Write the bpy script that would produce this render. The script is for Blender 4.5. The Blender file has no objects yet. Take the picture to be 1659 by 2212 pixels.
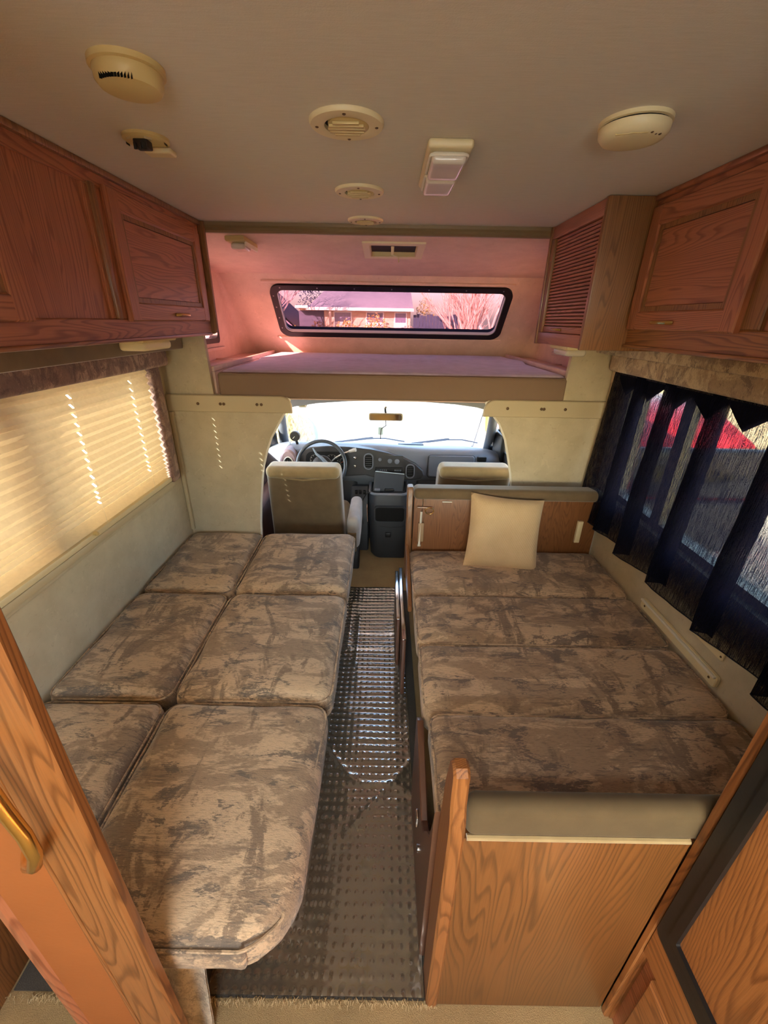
import bpy, bmesh, math, random
from mathutils import Vector, Matrix, noise as mnoise
random.seed(7)
scene = bpy.context.scene
COL = scene.collection
PI = math.pi

# ------------------------------------------------------------------ camera
F_PX = 902.0
pitch = math.atan(414 / 902.0)
roll = math.radians(1.0)
fwd = Vector((0, math.cos(pitch), -math.sin(pitch)))
up0 = Vector((0, math.sin(pitch), math.cos(pitch)))
rt0 = Vector((1, 0, 0))
rt = math.cos(roll) * rt0 + math.sin(roll) * up0
up = math.cos(roll) * up0 - math.sin(roll) * rt0
cam_d = bpy.data.cameras.new('camera')
cam_d.sensor_fit = 'VERTICAL'
cam_d.sensor_height = 36.0
cam_d.lens = F_PX * 36.0 / 2212.0
cam_d.clip_start = 0.02
cam_d.clip_end = 300
cam = bpy.data.objects.new('camera', cam_d)
COL.objects.link(cam)
mw = Matrix.Identity(4)
for i in range(3):
    mw[i][0] = rt[i]; mw[i][1] = up[i]; mw[i][2] = -fwd[i]
mw[2][3] = 1.60
cam.matrix_world = mw
scene.camera = cam

# ------------------------------------------------------------------ light
SUN_DIR = Vector((0.25, 0.41, -0.20)).normalized()
SUN_EL = math.asin(-SUN_DIR.z)
world = bpy.data.worlds.new('world')
scene.world = world
world.use_nodes = True
wn = world.node_tree
wn.nodes.clear()
w_out = wn.nodes.new('ShaderNodeOutputWorld')
w_bg = wn.nodes.new('ShaderNodeBackground')
w_sky = wn.nodes.new('ShaderNodeTexSky')
w_sky.sky_type = 'NISHITA'
w_sky.sun_disc = False
w_sky.sun_elevation = SUN_EL
w_sky.sun_rotation = math.atan2(-SUN_DIR.x, -SUN_DIR.y)
w_sky.air_density = 1.0
w_sky.dust_density = 1.5
wn.links.new(w_sky.outputs[0], w_bg.inputs[0])
wn.links.new(w_bg.outputs[0], w_out.inputs[0])
w_bg.inputs[1].default_value = 1.9
sun_d = bpy.data.lights.new('sun', 'SUN')
sun_d.energy = 80.0
sun_d.angle = math.radians(0.45)
sun_d.color = (1.0, 0.93, 0.82)
sun = bpy.data.objects.new('sun', sun_d)
COL.objects.link(sun)
sun.rotation_euler = SUN_DIR.to_track_quat('-Z', 'Y').to_euler()
sun.location = (-8, -12, 8)

def portal(name, loc, direction, sx, sy):
    d = bpy.data.lights.new(name, 'AREA')
    d.shape = 'RECTANGLE'; d.size = sx; d.size_y = sy
    d.cycles.is_portal = True
    o = bpy.data.objects.new(name, d)
    COL.objects.link(o)
    o.location = loc
    o.rotation_euler = Vector(direction).to_track_quat('-Z', 'Y').to_euler()
    return o

vs = scene.view_settings
vs.view_transform = 'Standard'
vs.look = 'None'
vs.exposure = 0.45
vs.gamma = 1.0
vs.use_curve_mapping = False
scene.cycles.use_denoising = True
scene.cycles.max_bounces = 10
scene.cycles.diffuse_bounces = 6
scene.cycles.glossy_bounces = 4
scene.cycles.transparent_max_bounces = 16
scene.cycles.sample_clamp_indirect = 6.0
scene.cycles.caustics_reflective = False
scene.cycles.caustics_refractive = False

# ------------------------------------------------------------------ helpers
def lin(r, g, b):
    f = lambda c: (c / 255 / 12.92) if c / 255 <= 0.04045 else ((c / 255 + 0.055) / 1.055) ** 2.4
    return (f(r), f(g), f(b), 1.0)

class Geo:
    def __init__(s): s.v = []; s.f = []
    def add(s, vs_, fs_):
        o = len(s.v); s.v += [tuple(p) for p in vs_]; s.f += [tuple(i + o for i in f) for f in fs_]; return s
    def merge(s, g, fn=None):
        return s.add([fn(p) for p in g.v] if fn else g.v, g.f)
    def frombm(s, bm):
        bm.verts.ensure_lookup_table()
        for i, v in enumerate(bm.verts): v.index = i
        s.add([v.co[:] for v in bm.verts], [[v.index for v in f.verts] for f in bm.faces]); bm.free(); return s
    def box(s, x0, x1, y0, y1, z0, z1, bev=0.0, seg=2):
        bm = bmesh.new()
        bmesh.ops.create_cube(bm, size=1.0)
        for v in bm.verts:
            v.co = Vector((x0 + (v.co.x + .5) * (x1 - x0), y0 + (v.co.y + .5) * (y1 - y0), z0 + (v.co.z + .5) * (z1 - z0)))
        if bev > 0:
            bev = min(bev, 0.45 * min(abs(x1 - x0), abs(y1 - y0), abs(z1 - z0)))
            bmesh.ops.bevel(bm, geom=bm.edges[:], offset=bev, segments=seg, affect='EDGES', profile=0.5)
        return s.frombm(bm)
    def extr(s, pts, mp, d0, d1, bev=0.0):
        """polygon pts (a,b) pushed from d0 to d1; mp(a,b,d)->xyz"""
        n = len(pts)
        if bev <= 0:
            vs_ = [mp(a, b, d0) for a, b in pts] + [mp(a, b, d1) for a, b in pts]
            fs = [list(range(n))[::-1], list(range(n, 2 * n))] + [[i, (i + 1) % n, n + (i + 1) % n, n + i] for i in range(n)]
            return s.add(vs_, fs)
        cx = sum(p[0] for p in pts) / n; cy = sum(p[1] for p in pts) / n
        def inset(k):
            out = []
            for i in range(n):
                p = Vector(pts[i]); a = Vector(pts[i - 1]); b = Vector(pts[(i + 1) % n])
                e1 = (p - a); e2 = (b - p)
                if e1.length < 1e-9 or e2.length < 1e-9: out.append(tuple(p)); continue
                n1 = Vector((-e1.y, e1.x)).normalized(); n2 = Vector((-e2.y, e2.x)).normalized()
                m = n1 + n2
                m = m.normalized() / max(0.5, m.normalized().dot(n1)) if m.length > 1e-6 else n1
                out.append((p.x + m.x * k * sg, p.y + m.y * k * sg))
            return out
        area = sum(pts[i][0] * pts[(i + 1) % n][1] - pts[(i + 1) % n][0] * pts[i][1] for i in range(n))
        sg = 1 if area > 0 else -1
        si = 1 if d1 > d0 else -1
        pin = inset(bev)
        loops = [[mp(a, b, d0) for a, b in pin], [mp(a, b, d0 + si * bev) for a, b in pts], [mp(a, b, d1 - si * bev) for a, b in pts], [mp(a, b, d1) for a, b in pin]]
        vs_ = [p for L in loops for p in L]
        fs = [list(range(n))[::-1], list(range(3 * n, 4 * n))]
        for k in range(3):
            fs += [[k * n + i, k * n + (i + 1) % n, (k + 1) * n + (i + 1) % n, (k + 1) * n + i] for i in range(n)]
        return s.add(vs_, fs)
    def ring(s, outer, inner, mp, d0, d1):
        n = len(outer)
        vs_ = [mp(a, b, d0) for a, b in outer] + [mp(a, b, d0) for a, b in inner] + [mp(a, b, d1) for a, b in outer] + [mp(a, b, d1) for a, b in inner]
        fs = []
        for i in range(n):
            j = (i + 1) % n
            fs += [[i, j, n + j, n + i], [2 * n + i, 3 * n + i, 3 * n + j, 2 * n + j], [i, 2 * n + i, 2 * n + j, j], [n + i, n + j, 3 * n + j, 3 * n + i]]
        return s.add(vs_, fs)
    def tube(s, path, r, seg=8, cap=True, closed=False):
        P = [Vector(p) for p in path]; n = len(P)
        rr = r if isinstance(r, (list, tuple)) else [r] * n
        T = []
        for i in range(n):
            if closed: t = P[(i + 1) % n] - P[i - 1]
            else: t = P[min(i + 1, n - 1)] - P[max(i - 1, 0)]
            T.append(t.normalized() if t.length > 1e-9 else Vector((0, 0, 1)))
        ref = Vector((0, 0, 1)) if abs(T[0].z) < 0.9 else Vector((1, 0, 0))
        u = T[0].cross(ref).normalized()
        vs_ = []
        for i in range(n):
            u = (u - T[i] * u.dot(T[i]))
            u = u.normalized() if u.length > 1e-6 else T[i].orthogonal().normalized()
            w = T[i].cross(u)
            for k in range(seg):
                a = 2 * PI * k / seg
                vs_.append(P[i] + (u * math.cos(a) + w * math.sin(a)) * rr[i])
        fs = []
        m = n if closed else n - 1
        for i in range(m):
            j = (i + 1) % n
            for k in range(seg):
                l = (k + 1) % seg
                fs.append([i * seg + k, i * seg + l, j * seg + l, j * seg + k])
        if cap and not closed:
            fs.append(list(range(seg))[::-1]); fs.append([(n - 1) * seg + k for k in range(seg)])
        return s.add(vs_, fs)
    def lathe(s, prof, origin, axis=(0, 0, 1), seg=28, cap=True):
        """prof list of (r, h)"""
        ax = Vector(axis).normalized(); u = ax.orthogonal().normalized(); w = ax.cross(u); o = Vector(origin)
        vs_ = []
        for r, h in prof:
            for k in range(seg):
                a = 2 * PI * k / seg
                vs_.append(o + ax * h + (u * math.cos(a) + w * math.sin(a)) * max(r, 1e-4))
        fs = []
        for i in range(len(prof) - 1):
            for k in range(seg):
                l = (k + 1) % seg
                fs.append([i * seg + k, i * seg + l, (i + 1) * seg + l, (i + 1) * seg + k])
        if cap:
            fs.append(list(range(seg))[::-1]); fs.append([(len(prof) - 1) * seg + k for k in range(seg)])
        return s.add(vs_, fs)
    def grid(s, fn, nu, nv):
        vs_ = [fn(i / nu, j / nv) for j in range(nv + 1) for i in range(nu + 1)]
        fs = [[j * (nu + 1) + i, j * (nu + 1) + i + 1, (j + 1) * (nu + 1) + i + 1, (j + 1) * (nu + 1) + i] for j in range(nv) for i in range(nu)]
        return s.add(vs_, fs)
    def rbox(s, x0, x1, y0, y1, z0, z1, r, n=14, fn=None):
        """rounded box with a dense skin; fn(p,u,v,w) may push points"""
        cx, cy, cz = (x0 + x1) / 2, (y0 + y1) / 2, (z0 + z1) / 2
        H = Vector(((x1 - x0) / 2, (y1 - y0) / 2, (z1 - z0) / 2))
        r = min(r, min(H) * 0.98)
        def ax(h):
            L = max(h - r, 1e-4)
            e = [-h, -h + r * .15, -h + r * .4, -h + r * .7]
            m = [-L + 2 * L * i / n for i in range(n + 1)]
            return e + m + [-q for q in e[::-1]]
        X, Y, Z = ax(H.x), ax(H.y), [-H.z, -H.z + r * .15, -H.z + r * .4, -H.z + r * .7, -H.z + r, 0, H.z - r, H.z - r * .7, H.z - r * .4, H.z - r * .15, H.z]
        bm = bmesh.new(); cache = {}
        def vert(a, b, c):
            k = (round(a, 6), round(b, 6), round(c, 6))
            if k not in cache:
                q = Vector((max(-H.x + r, min(H.x - r, a)), max(-H.y + r, min(H.y - r, b)), max(-H.z + r, min(H.z - r, c))))
                d = Vector((a, b, c)) - q
                p = q + d.normalized() * r if d.length > 1e-9 else q
                p = Vector((p.x + cx, p.y + cy, p.z + cz))
                if fn: p = fn(p, a / H.x, b / H.y, c / H.z)
                cache[k] = bm.verts.new(p)
            return cache[k]
        def face(A, B, mk, flip):
            for i in range(len(A) - 1):
                for j in range(len(B) - 1):
                    q = [vert(*mk(A[i], B[j])), vert(*mk(A[i + 1], B[j])), vert(*mk(A[i + 1], B[j + 1])), vert(*mk(A[i], B[j + 1]))]
                    if len(set(q)) < 3: continue
                    try: bm.faces.new(q[::-1] if flip else q)
                    except ValueError: pass
        face(X, Y, lambda a, b: (a, b, H.z), False); face(X, Y, lambda a, b: (a, b, -H.z), True)
        face(X, Z, lambda a, b: (a, -H.y, b), False); face(X, Z, lambda a, b: (a, H.y, b), True)
        face(Y, Z, lambda a, b: (H.x, a, b), False); face(Y, Z, lambda a, b: (-H.x, a, b), True)
        return s.frombm(bm)

def rrect(a0, a1, b0, b1, r, n=5):
    out = []
    for (ca, cb, st) in ((a1 - r, b0 + r, -90), (a1 - r, b1 - r, 0), (a0 + r, b1 - r, 90), (a0 + r, b0 + r, 180)):
        for k in range(n + 1):
            t = math.radians(st + 90 * k / n)
            out.append((ca + r * math.cos(t), cb + r * math.sin(t)))
    return out
def ellipse(ca, cb, ra, rb, n=24):
    return [(ca + ra * math.cos(2 * PI * k / n), cb + rb * math.sin(2 * PI * k / n)) for k in range(n)]
MX = lambda a, b, d: (d, a, b)     # polygon in (y,z), depth along x
MY = lambda a, b, d: (a, d, b)     # polygon in (x,z), depth along y
MZ = lambda a, b, d: (a, b, d)     # polygon in (x,y), depth along z

def wloc(o):
    p = Vector((0, 0, 0))
    while o: p += o.location; o = o.parent
    return p
def obj(name, g, m, parent=None, smooth=38, center=True):
    me = bpy.data.meshes.new(name)
    if parent is not None: off = wloc(parent)
    elif center:
        xs = [p[0] for p in g.v]; ys = [p[1] for p in g.v]; zs = [p[2] for p in g.v]
        off = Vector(((min(xs) + max(xs)) / 2, (min(ys) + max(ys)) / 2, min(zs)))
    else: off = Vector((0, 0, 0))
    me.from_pydata([(p[0] - off.x, p[1] - off.y, p[2] - off.z) for p in g.v], [], g.f)
    bm = bmesh.new(); bm.from_mesh(me); bmesh.ops.recalc_face_normals(bm, faces=bm.faces[:]); bm.to_mesh(me); bm.free()
    if smooth:
        me.polygons.foreach_set('use_smooth', [True] * len(me.polygons))
        me.set_sharp_from_angle(angle=math.radians(smooth))
    me.update()
    me.materials.append(m)
    o = bpy.data.objects.new(name, me)
    COL.objects.link(o)
    if parent is not None: o.parent = parent
    else: o.location = off
    return o
def tag(o, label, cat, group=None, kind=None):
    o['label'] = label; o['category'] = cat
    if group: o['group'] = group
    if kind: o['kind'] = kind
    return o
def thing(name, label, cat, loc, group=None):
    o = bpy.data.objects.new(name, None); COL.objects.link(o); o.location = loc
    o.empty_display_size = 0.1
    return tag(o, label, cat, group)
def struct(name, g, m, label=None, parent=None, smooth=38):
    o = obj(name, g, m, parent, smooth)
    if parent is None:
        o['kind'] = 'structure'; o['label'] = label or name.replace('_', ' '); o['category'] = name.split('_')[0]
    return o

# ------------------------------------------------------------------ materials
class NT:
    def __init__(s, name):
        s.m = bpy.data.materials.new(name); s.m.use_nodes = True; s.t = s.m.node_tree; s.t.nodes.clear()
        s.out = s.n('ShaderNodeOutputMaterial')
    def n(s, typ, ins=None, **at):
        x = s.t.nodes.new(typ)
        for k, v in at.items(): setattr(x, k, v)
        for k, v in (ins or {}).items():
            if isinstance(v, bpy.types.NodeSocket): s.t.links.new(v, x.inputs[k])
            else: x.inputs[k].default_value = v
        return x
    def ramp(s, fac, stops, interp='LINEAR'):
        r = s.n('ShaderNodeValToRGB', {0: fac}); e = r.color_ramp.elements; r.color_ramp.interpolation = interp
        while len(e) < len(stops): e.new(0.5)
        for el, (p, c) in zip(e, stops):
            el.position = p; el.color = c if len(c) == 4 else (*c, 1)
        return r.outputs[0]
    def mix(s, fac, a, b, mode='MIX'):
        x = s.n('ShaderNodeMix', data_type='RGBA', blend_type=mode)
        for sock, v in ((x.inputs[0], fac), (x.inputs[6], a), (x.inputs[7], b)):
            if isinstance(v, bpy.types.NodeSocket): s.t.links.new(v, sock)
            else: sock.default_value = v
        return x.outputs[2]
    def math(s, op, a, b=0.0, c=0.0):
        x = s.n('ShaderNodeMath', operation=op)
        for i, v in enumerate((a, b, c)):
            if isinstance(v, bpy.types.NodeSocket): s.t.links.new(v, x.inputs[i])
            else: x.inputs[i].default_value = v
        return x.outputs[0]
    def co(s, scale=(1, 1, 1), rot=(0, 0, 0), loc=(0, 0, 0), rnd=False):
        c = s.n('ShaderNodeTexCoord').outputs['Object']
        if rnd:
            oi = s.n('ShaderNodeObjectInfo').outputs['Random']
            k = s.math('MULTIPLY', oi, 37.0)
            c = s.n('ShaderNodeVectorMath', {0: c, 1: k}, operation='ADD').outputs[0]
        return s.n('ShaderNodeMapping', {0: c, 1: loc, 2: rot, 3: scale}).outputs[0]
    def noise(s, vec, scale, detail=4, rough=.55, dist=0.0):
        return s.n('ShaderNodeTexNoise', {'Vector': vec, 'Scale': scale, 'Detail': detail, 'Roughness': rough, 'Distortion': dist}).outputs[0]
    def bump(s, h, strength=.3, dist=.002):
        return s.n('ShaderNodeBump', {'Height': h, 'Strength': strength, 'Distance': dist}).outputs[0]
    def pbr(s, color, rough=.5, metal=0.0, normal=None, **kw):
        ins = {'Base Color': color, 'Roughness': rough, 'Metallic': metal}
        if normal is not None: ins['Normal'] = normal
        ins.update(kw)
        p = s.n('ShaderNodeBsdfPrincipled', ins)
        s.t.links.new(p.outputs[0], s.out.inputs[0])
        return p
    def surf(s, sh): s.t.links.new(sh, s.out.inputs[0]); return s.m

def plain(name, rgb, rough=.5, metal=0.0, grain=0.0, gscale=120, var=0.0, **kw):
    t = NT(name); c = lin(*rgb); nrm = None
    if var > 0:
        nz = t.noise(t.co(), 6, 5)
        c = t.ramp(nz, [(.3, [x * (1 - var) for x in c[:3]]), (.7, [min(1, x * (1 + var)) for x in c[:3]])])
    if grain > 0: nrm = t.bump(t.noise(t.co(), gscale, 3), grain, .003)
    t.pbr(c, rough, metal, nrm, **kw)
    return t.m

def wood(name, axis, light, dark, rough=.38, scale=1.0, cath=1.0):
    """oak: growth-ring figure stretched along axis + dark open pores"""
    t = NT(name)
    st = {'X': (.10, 1, 1), 'Y': (1, .10, 1), 'Z': (1, 1, .10)}[axis]
    st2 = {'X': (.025, 1, 1), 'Y': (1, .025, 1), 'Z': (1, 1, .025)}[axis]
    v = t.co(st, rnd=True)
    warp = t.noise(v, 5.0 * scale, 3, .5)
    sx = t.n('ShaderNodeSeparateXYZ', {0: t.co((1, 1, 1), rnd=True)})
    ax_ = [q for q in 'XYZ' if q != axis]
    perp = t.math('ADD', sx.outputs[ax_[0]], sx.outputs[ax_[1]])
    band = t.math('ADD', t.math('MULTIPLY', perp, 85.0), t.math('MULTIPLY', warp, 46.0 * cath))
    saw = t.math('FRACT', band)
    ringc = t.ramp(saw, [(0.0, (.12, .12, .12)), (.5, (.2, .2, .2)), (.80, (.95, .95, .95)), (.90, (.8, .8, .8)), (1.0, (0.1, 0.1, 0.1))])
    v2 = t.co(st2, rnd=True)
    pore = t.ramp(t.noise(v2, 260 * scale, 2, .6), [(.42, (0, 0, 0)), (.62, (1, 1, 1))])
    tone = t.noise(t.co((1, 1, 1), rnd=True), 2.2, 2)
    a, b = lin(*light), lin(*dark)
    base = t.mix(ringc, a, b)
    mid = tuple(x * .62 for x in b[:3]) + (1,)
    pm = t.math('MULTIPLY', pore, t.math('ADD', t.math('MULTIPLY', ringc, .5), .12))
    base = t.mix(pm, base, mid)
    base = t.mix(t.math('MULTIPLY', tone, .35), base, t.mix(.5, a, b), 'MIX')
    nrm = t.bump(pore, .12, .0012)
    t.pbr(base, rough, 0, nrm, **{'Coat Weight': .25, 'Coat Roughness': .25})
    return t.m

def camo(name, light, mid, dark, extra, scale=1.0, weave=True):
    """brush stroke upholstery print: ragged strokes of four tones on a ribbed weave"""
    t = NT(name)
    v1 = t.co((1.0, 2.3, 1.6), (0, 0, .55), rnd=True)
    v2 = t.co((2.4, 1.0, 1.6), (0, 0, .25), (3, 1, 2), rnd=True)
    v3 = t.co((1.2, 2.6, 2), (0, 0, -.6), (7, 5, 1), rnd=True)
    fine = t.noise(t.co((1, 4, 2), (0, 0, .6), rnd=True), 55 * scale, 3, .7)
    def layer(v, sc, lo, hi, k):
        n = t.noise(v, sc * scale, 8, .64, 1.1)
        n = t.math('ADD', n, t.math('MULTIPLY', t.math('SUBTRACT', fine, .5), k))
        return t.ramp(n, [(lo, (0, 0, 0)), (hi, (1, 1, 1))])
    a = layer(v1, 3.4, .47, .53, .22)
    b = layer(v2, 3.0, .54, .585, .30)
    c = layer(v3, 4.2, .56, .60, .35)
    d = layer(v1, 6.0, .60, .63, .5)
    col = t.mix(a, lin(*mid), lin(*light))
    col = t.mix(b, col, lin(*extra))
    col = t.mix(t.math('MULTIPLY', c, .85), col, lin(*dark))
    col = t.mix(t.math('MULTIPLY', d, .7), col, lin(*light))
    # parallel brush hatching in patches
    hs = t.ramp(t.noise(t.co((9, 95, 20), (0, 0, .75), rnd=True), 1.3, 3, .6), [(.54, (0, 0, 0)), (.58, (1, 1, 1))])
    hm = t.ramp(t.noise(t.co((1, 1, 1), (0, 0, 0), (11, 3, 6), rnd=True), 5.5 * scale, 3, .5), [(.52, (0, 0, 0)), (.58, (1, 1, 1))])
    col = t.mix(t.math('MULTIPLY', t.math('MULTIPLY', hs, hm), .5), col, lin(*[q * .95 for q in dark]))
    # thread: short dark ticks across the cloth
    tick = t.noise(t.co((30, 260, 60), rnd=True), 1.6, 2, .6)
    tk = t.ramp(tick, [(.52, (0, 0, 0)), (.62, (1, 1, 1))])
    col = t.mix(t.math('MULTIPLY', tk, .28), col, lin(*[q * .62 for q in dark]))
    nrm = t.bump(t.math('ADD', t.noise(t.co((200, 420, 200)), 1.0, 2), t.math('MULTIPLY', t.noise(t.co(), 9, 3), 1.2)), .35, .004)
    t.pbr(col, .92, 0, nrm, **{'Sheen Weight': .25, 'Sheen Roughness': .5})
    return t.m

OAK_L, OAK_D = (160, 104, 58), (108, 64, 31)
M_oakZ = wood('oak_upright', 'Z', OAK_L, OAK_D)
M_oakY = wood('oak_lengthwise', 'Y', OAK_L, OAK_D)
M_oakX = wood('oak_crosswise', 'X', OAK_L, OAK_D)
RED_L, RED_D = (180, 114, 80), (132, 76, 50)  # redder oak: pink bunk light put into the overhead cabinets' colour
M_redZ = wood('cabinet_oak_upright', 'Z', RED_L, RED_D, .42)
M_redY = wood('cabinet_oak_lengthwise', 'Y', RED_L, RED_D, .42)
M_slat = wood('tambour_oak', 'Y', (176, 112, 86), (136, 80, 60), .5)
M_brownZ = wood('brown_oak_upright', 'Z', (146, 100, 58), (112, 72, 38), .45)
M_edge = plain('dark_walnut_edge', (98, 66, 50), .35, grain=.1)
M_brownpanel = wood('walnut_panel', 'Z', (142, 92, 52), (116, 72, 40), .5, 1.5)
M_orange = plain('orange_door_panel', (158, 92, 46), .45, grain=.08, var=.08)
M_camo = camo('bed_upholstery', (210, 184, 150), (168, 145, 118), (112, 102, 92), (146, 126, 104), 1.25)
M_camoR = camo('dinette_upholstery', (216, 188, 154), (176, 150, 122), (114, 100, 92), (152, 130, 108), 1.2)
M_camoV = camo('valance_print', (168, 140, 124), (130, 102, 94), (96, 72, 70), (120, 94, 88), 1.6)
M_camoVR = camo('valance_print_light', (200, 176, 140), (170, 144, 114), (120, 100, 84), (150, 124, 100), 1.2)
M_skirt = camo('bed_skirt_print', (230, 216, 190), (208, 192, 164), (166, 150, 128), (190, 172, 146), 1.4)

def vinyl(name, c0, c1, c2):
    t = NT(name)
    n1 = t.noise(t.co(), 9, 6, .6)
    n2 = t.noise(t.co((1, 1, 1)), 42, 4, .7, .8)
    col = t.ramp(n1, [(.35, lin(*c1)), (.65, lin(*c0))])
    fleck = t.ramp(n2, [(.60, (0, 0, 0)), (.68, (1, 1, 1))])
    fl2 = t.ramp(t.noise(t.co(loc=(4, 2, 9)), 26, 5, .7, 1.0), [(.60, (0, 0, 0)), (.66, (1, 1, 1))])
    col = t.mix(t.math('MULTIPLY', fleck, .35), col, lin(*c2))
    col = t.mix(t.math('MULTIPLY', fl2, .3), col, lin(*[min(255, q * 1.1) for q in c0]))
    t.pbr(col, .62, 0, t.bump(t.noise(t.co(), 160, 2), .08, .001))
    return t.m
M_wall = vinyl('wall_vinyl', (204, 192, 164), (190, 178, 150), (162, 146, 118))
M_wallc = vinyl('cabover_vinyl_pink_lit', (228, 202, 188), (216, 190, 176), (190, 156, 146))  # same wall vinyl, the bunk's pink light tinted into its colour
def fabric_ceiling():
    t = NT('ceiling_fabric')
    n = t.noise(t.co((2, 30, 1)), 9, 5, .65)
    n2 = t.noise(t.co(), 320, 2)
    col = t.ramp(n, [(.3, lin(208, 202, 192)), (.7, lin(218, 212, 203))])
    t.pbr(col, .95, 0, t.bump(t.math('ADD', n2, t.math('MULTIPLY', n, .5)), .16, .002))
    return t.m
M_ceil = fabric_ceiling()
M_trim = plain('painted_trim', (196, 182, 150), .45, grain=.04)
M_beam = plain('olive_ceiling_moulding', (128, 106, 74), .4)
M_cream = plain('cream_plastic', (226, 212, 172), .42)
M_creamd = plain('aged_cream_plastic', (204, 182, 126), .45)
M_white = plain('white_plastic', (232, 228, 214), .4)
M_black = plain('black_plastic', (18, 18, 20), .45)
M_rubber = plain('black_rubber_seal', (24, 22, 22), .5, grain=.06)
M_dark = plain('dark_cavity', (12, 11, 10), .9)
M_dash = plain('grey_dash_plastic', (112, 118, 128), .5, grain=.12, gscale=500)
M_dashd = plain('charcoal_dash_plastic', (56, 56, 58), .5, grain=.1, gscale=500)
M_console = plain('charcoal_console_plastic', (52, 54, 58), .48, grain=.1, gscale=600)
M_pinkgrey = plain('mauve_grey_plastic', (150, 128, 132), .55)
M_chrome = plain('chrome', (220, 222, 226), .12, 1.0)
M_brass = plain('polished_brass', (226, 196, 128), .2, 1.0)
M_steel = plain('brushed_steel', (170, 170, 172), .35, 1.0)
def velour(name, rgb, sheen=.6):
    t = NT(name); c = lin(*rgb)
    n = t.noise(t.co(), 14, 5, .6)
    col = t.ramp(n, [(.3, [x * .86 for x in c[:3]]), (.7, [min(1, x * 1.12) for x in c[:3]])])
    t.pbr(col, .9, 0, t.bump(t.noise(t.co(), 700, 2), .25, .001), **{'Sheen Weight': sheen, 'Sheen Roughness': .4})
    return t.m
M_velour = velour('tan_velour', (114, 95, 69))
M_velourg = velour('olive_tan_velour', (160, 140, 102))
M_armrest = velour('pale_grey_velour', (176, 172, 168))
M_pillow = velour('cream_quilted_cotton', (206, 176, 130), .2)
M_matt = velour('mattress_cloth_sky_tint', (198, 186, 210), .2)  # bluish skylight from the front window put into the cloth colour
def ticking():
    t = NT('mattress_side_cloth')
    w = t.n('ShaderNodeTexWave', {'Vector': t.co((1, 1, 1), (0, .8, 0)), 'Scale': 55.0, 'Distortion': .3}, wave_type='BANDS', bands_direction='X').outputs[1]
    col = t.mix(t.math('MULTIPLY', w, .35), lin(142, 118, 98), lin(118, 96, 80))
    t.pbr(col, .9, 0, t.bump(w, .2, .001)); return t.m
M_mattside = ticking()
def carpet(name, rgb, sc=420, amp=.9):
    t = NT(name); c = lin(*rgb)
    n = t.noise(t.co(), sc, 3, .7); n2 = t.noise(t.co(), 7, 4)
    col = t.ramp(t.math('ADD', t.math('MULTIPLY', n, .6), t.math('MULTIPLY', n2, .4)), [(.35, [x * .75 for x in c[:3]]), (.65, [min(1, x * 1.2) for x in c[:3]])])
    t.pbr(col, .98, 0, t.bump(n, amp, .004)); return t.m
M_carpet = carpet('tan_carpet', (184, 160, 116))
M_carpetg = carpet('dark_grey_carpet', (92, 88, 82))
def runner_mat():
    t = NT('ribbed_vinyl_runner')
    n = t.noise(t.co(), 30, 4)
    col = t.ramp(n, [(.3, lin(88, 82, 70)), (.7, lin(104, 97, 83))])
    t.pbr(col, t.ramp(t.noise(t.co((1, 1, 1)), 14, 3), [(.3, (.2, .2, .2)), (.7, (.3, .3, .3))]), 0, t.bump(t.noise(t.co(), 60, 2), .12, .003),
          **{'IOR': 1.8, 'Coat Weight': 1.0, 'Coat Roughness': .09, 'Coat IOR': 3.4})
    return t.m
M_runner = runner_mat()
def glass(name, tint, gloss=.8):
    t = NT(name)
    tr = t.n('ShaderNodeBsdfTransparent', {0: (*tint, 1)})
    gl = t.n('ShaderNodeBsdfGlossy', {0: (1, 1, 1, 1), 'Roughness': .02})
    fr = t.n('ShaderNodeFresnel', {0: 1.45})
    k = t.math('MULTIPLY', fr.outputs[0], gloss)
    return t.surf(t.n('ShaderNodeMixShader', {0: k, 1: tr.outputs[0], 2: gl.outputs[0]}).outputs[0])
M_glass = glass('clear_glass', (.93, .96, .95))
M_film = glass('pink_filmed_glass', (.30, .222, .262), .10)
M_films = glass('pink_filmed_side_glass', (.66, .46, .44), .3)
def blindcloth():
    t = NT('pleated_blind_cloth')
    n = t.noise(t.co((3, 3, 3)), 18, 4)
    c = t.ramp(n, [(.3, lin(228, 214, 188)), (.7, lin(238, 224, 198))])
    d = t.n('ShaderNodeBsdfDiffuse', {0: c})
    tr = t.n('ShaderNodeBsdfTranslucent', {0: t.mix(1.0, c, lin(255, 236, 204), 'MULTIPLY')})
    return t.surf(t.n('ShaderNodeMixShader', {0: .085, 1: d.outputs[0], 2: tr.outputs[0]}).outputs[0])
M_blind = blindcloth()
def curtaincloth():
    t = NT('navy_curtain_cloth')
    th = t.noise(t.co((1, 300, 8)), 2.4, 3, .7)
    th2 = t.noise(t.co((1, 60, 150)), 3.0, 2, .6)
    k = t.ramp(t.math('ADD', t.math('MULTIPLY', th, .75), t.math('MULTIPLY', th2, .25)), [(.46, (.0, .0, .0)), (.60, (.42, .42, .42))])
    d = t.n('ShaderNodeBsdfDiffuse', {0: lin(24, 25, 38)})
    tl = t.n('ShaderNodeBsdfTranslucent', {0: lin(24, 24, 40)})
    a = t.n('ShaderNodeMixShader', {0: .3, 1: d.outputs[0], 2: tl.outputs[0]})
    tr = t.n('ShaderNodeBsdfTransparent', {0: (1, .97, .92, 1)})
    return t.surf(t.n('ShaderNodeMixShader', {0: k, 1: a.outputs[0], 2: tr.outputs[0]}).outputs[0])
M_curtain = curtaincloth()
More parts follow.
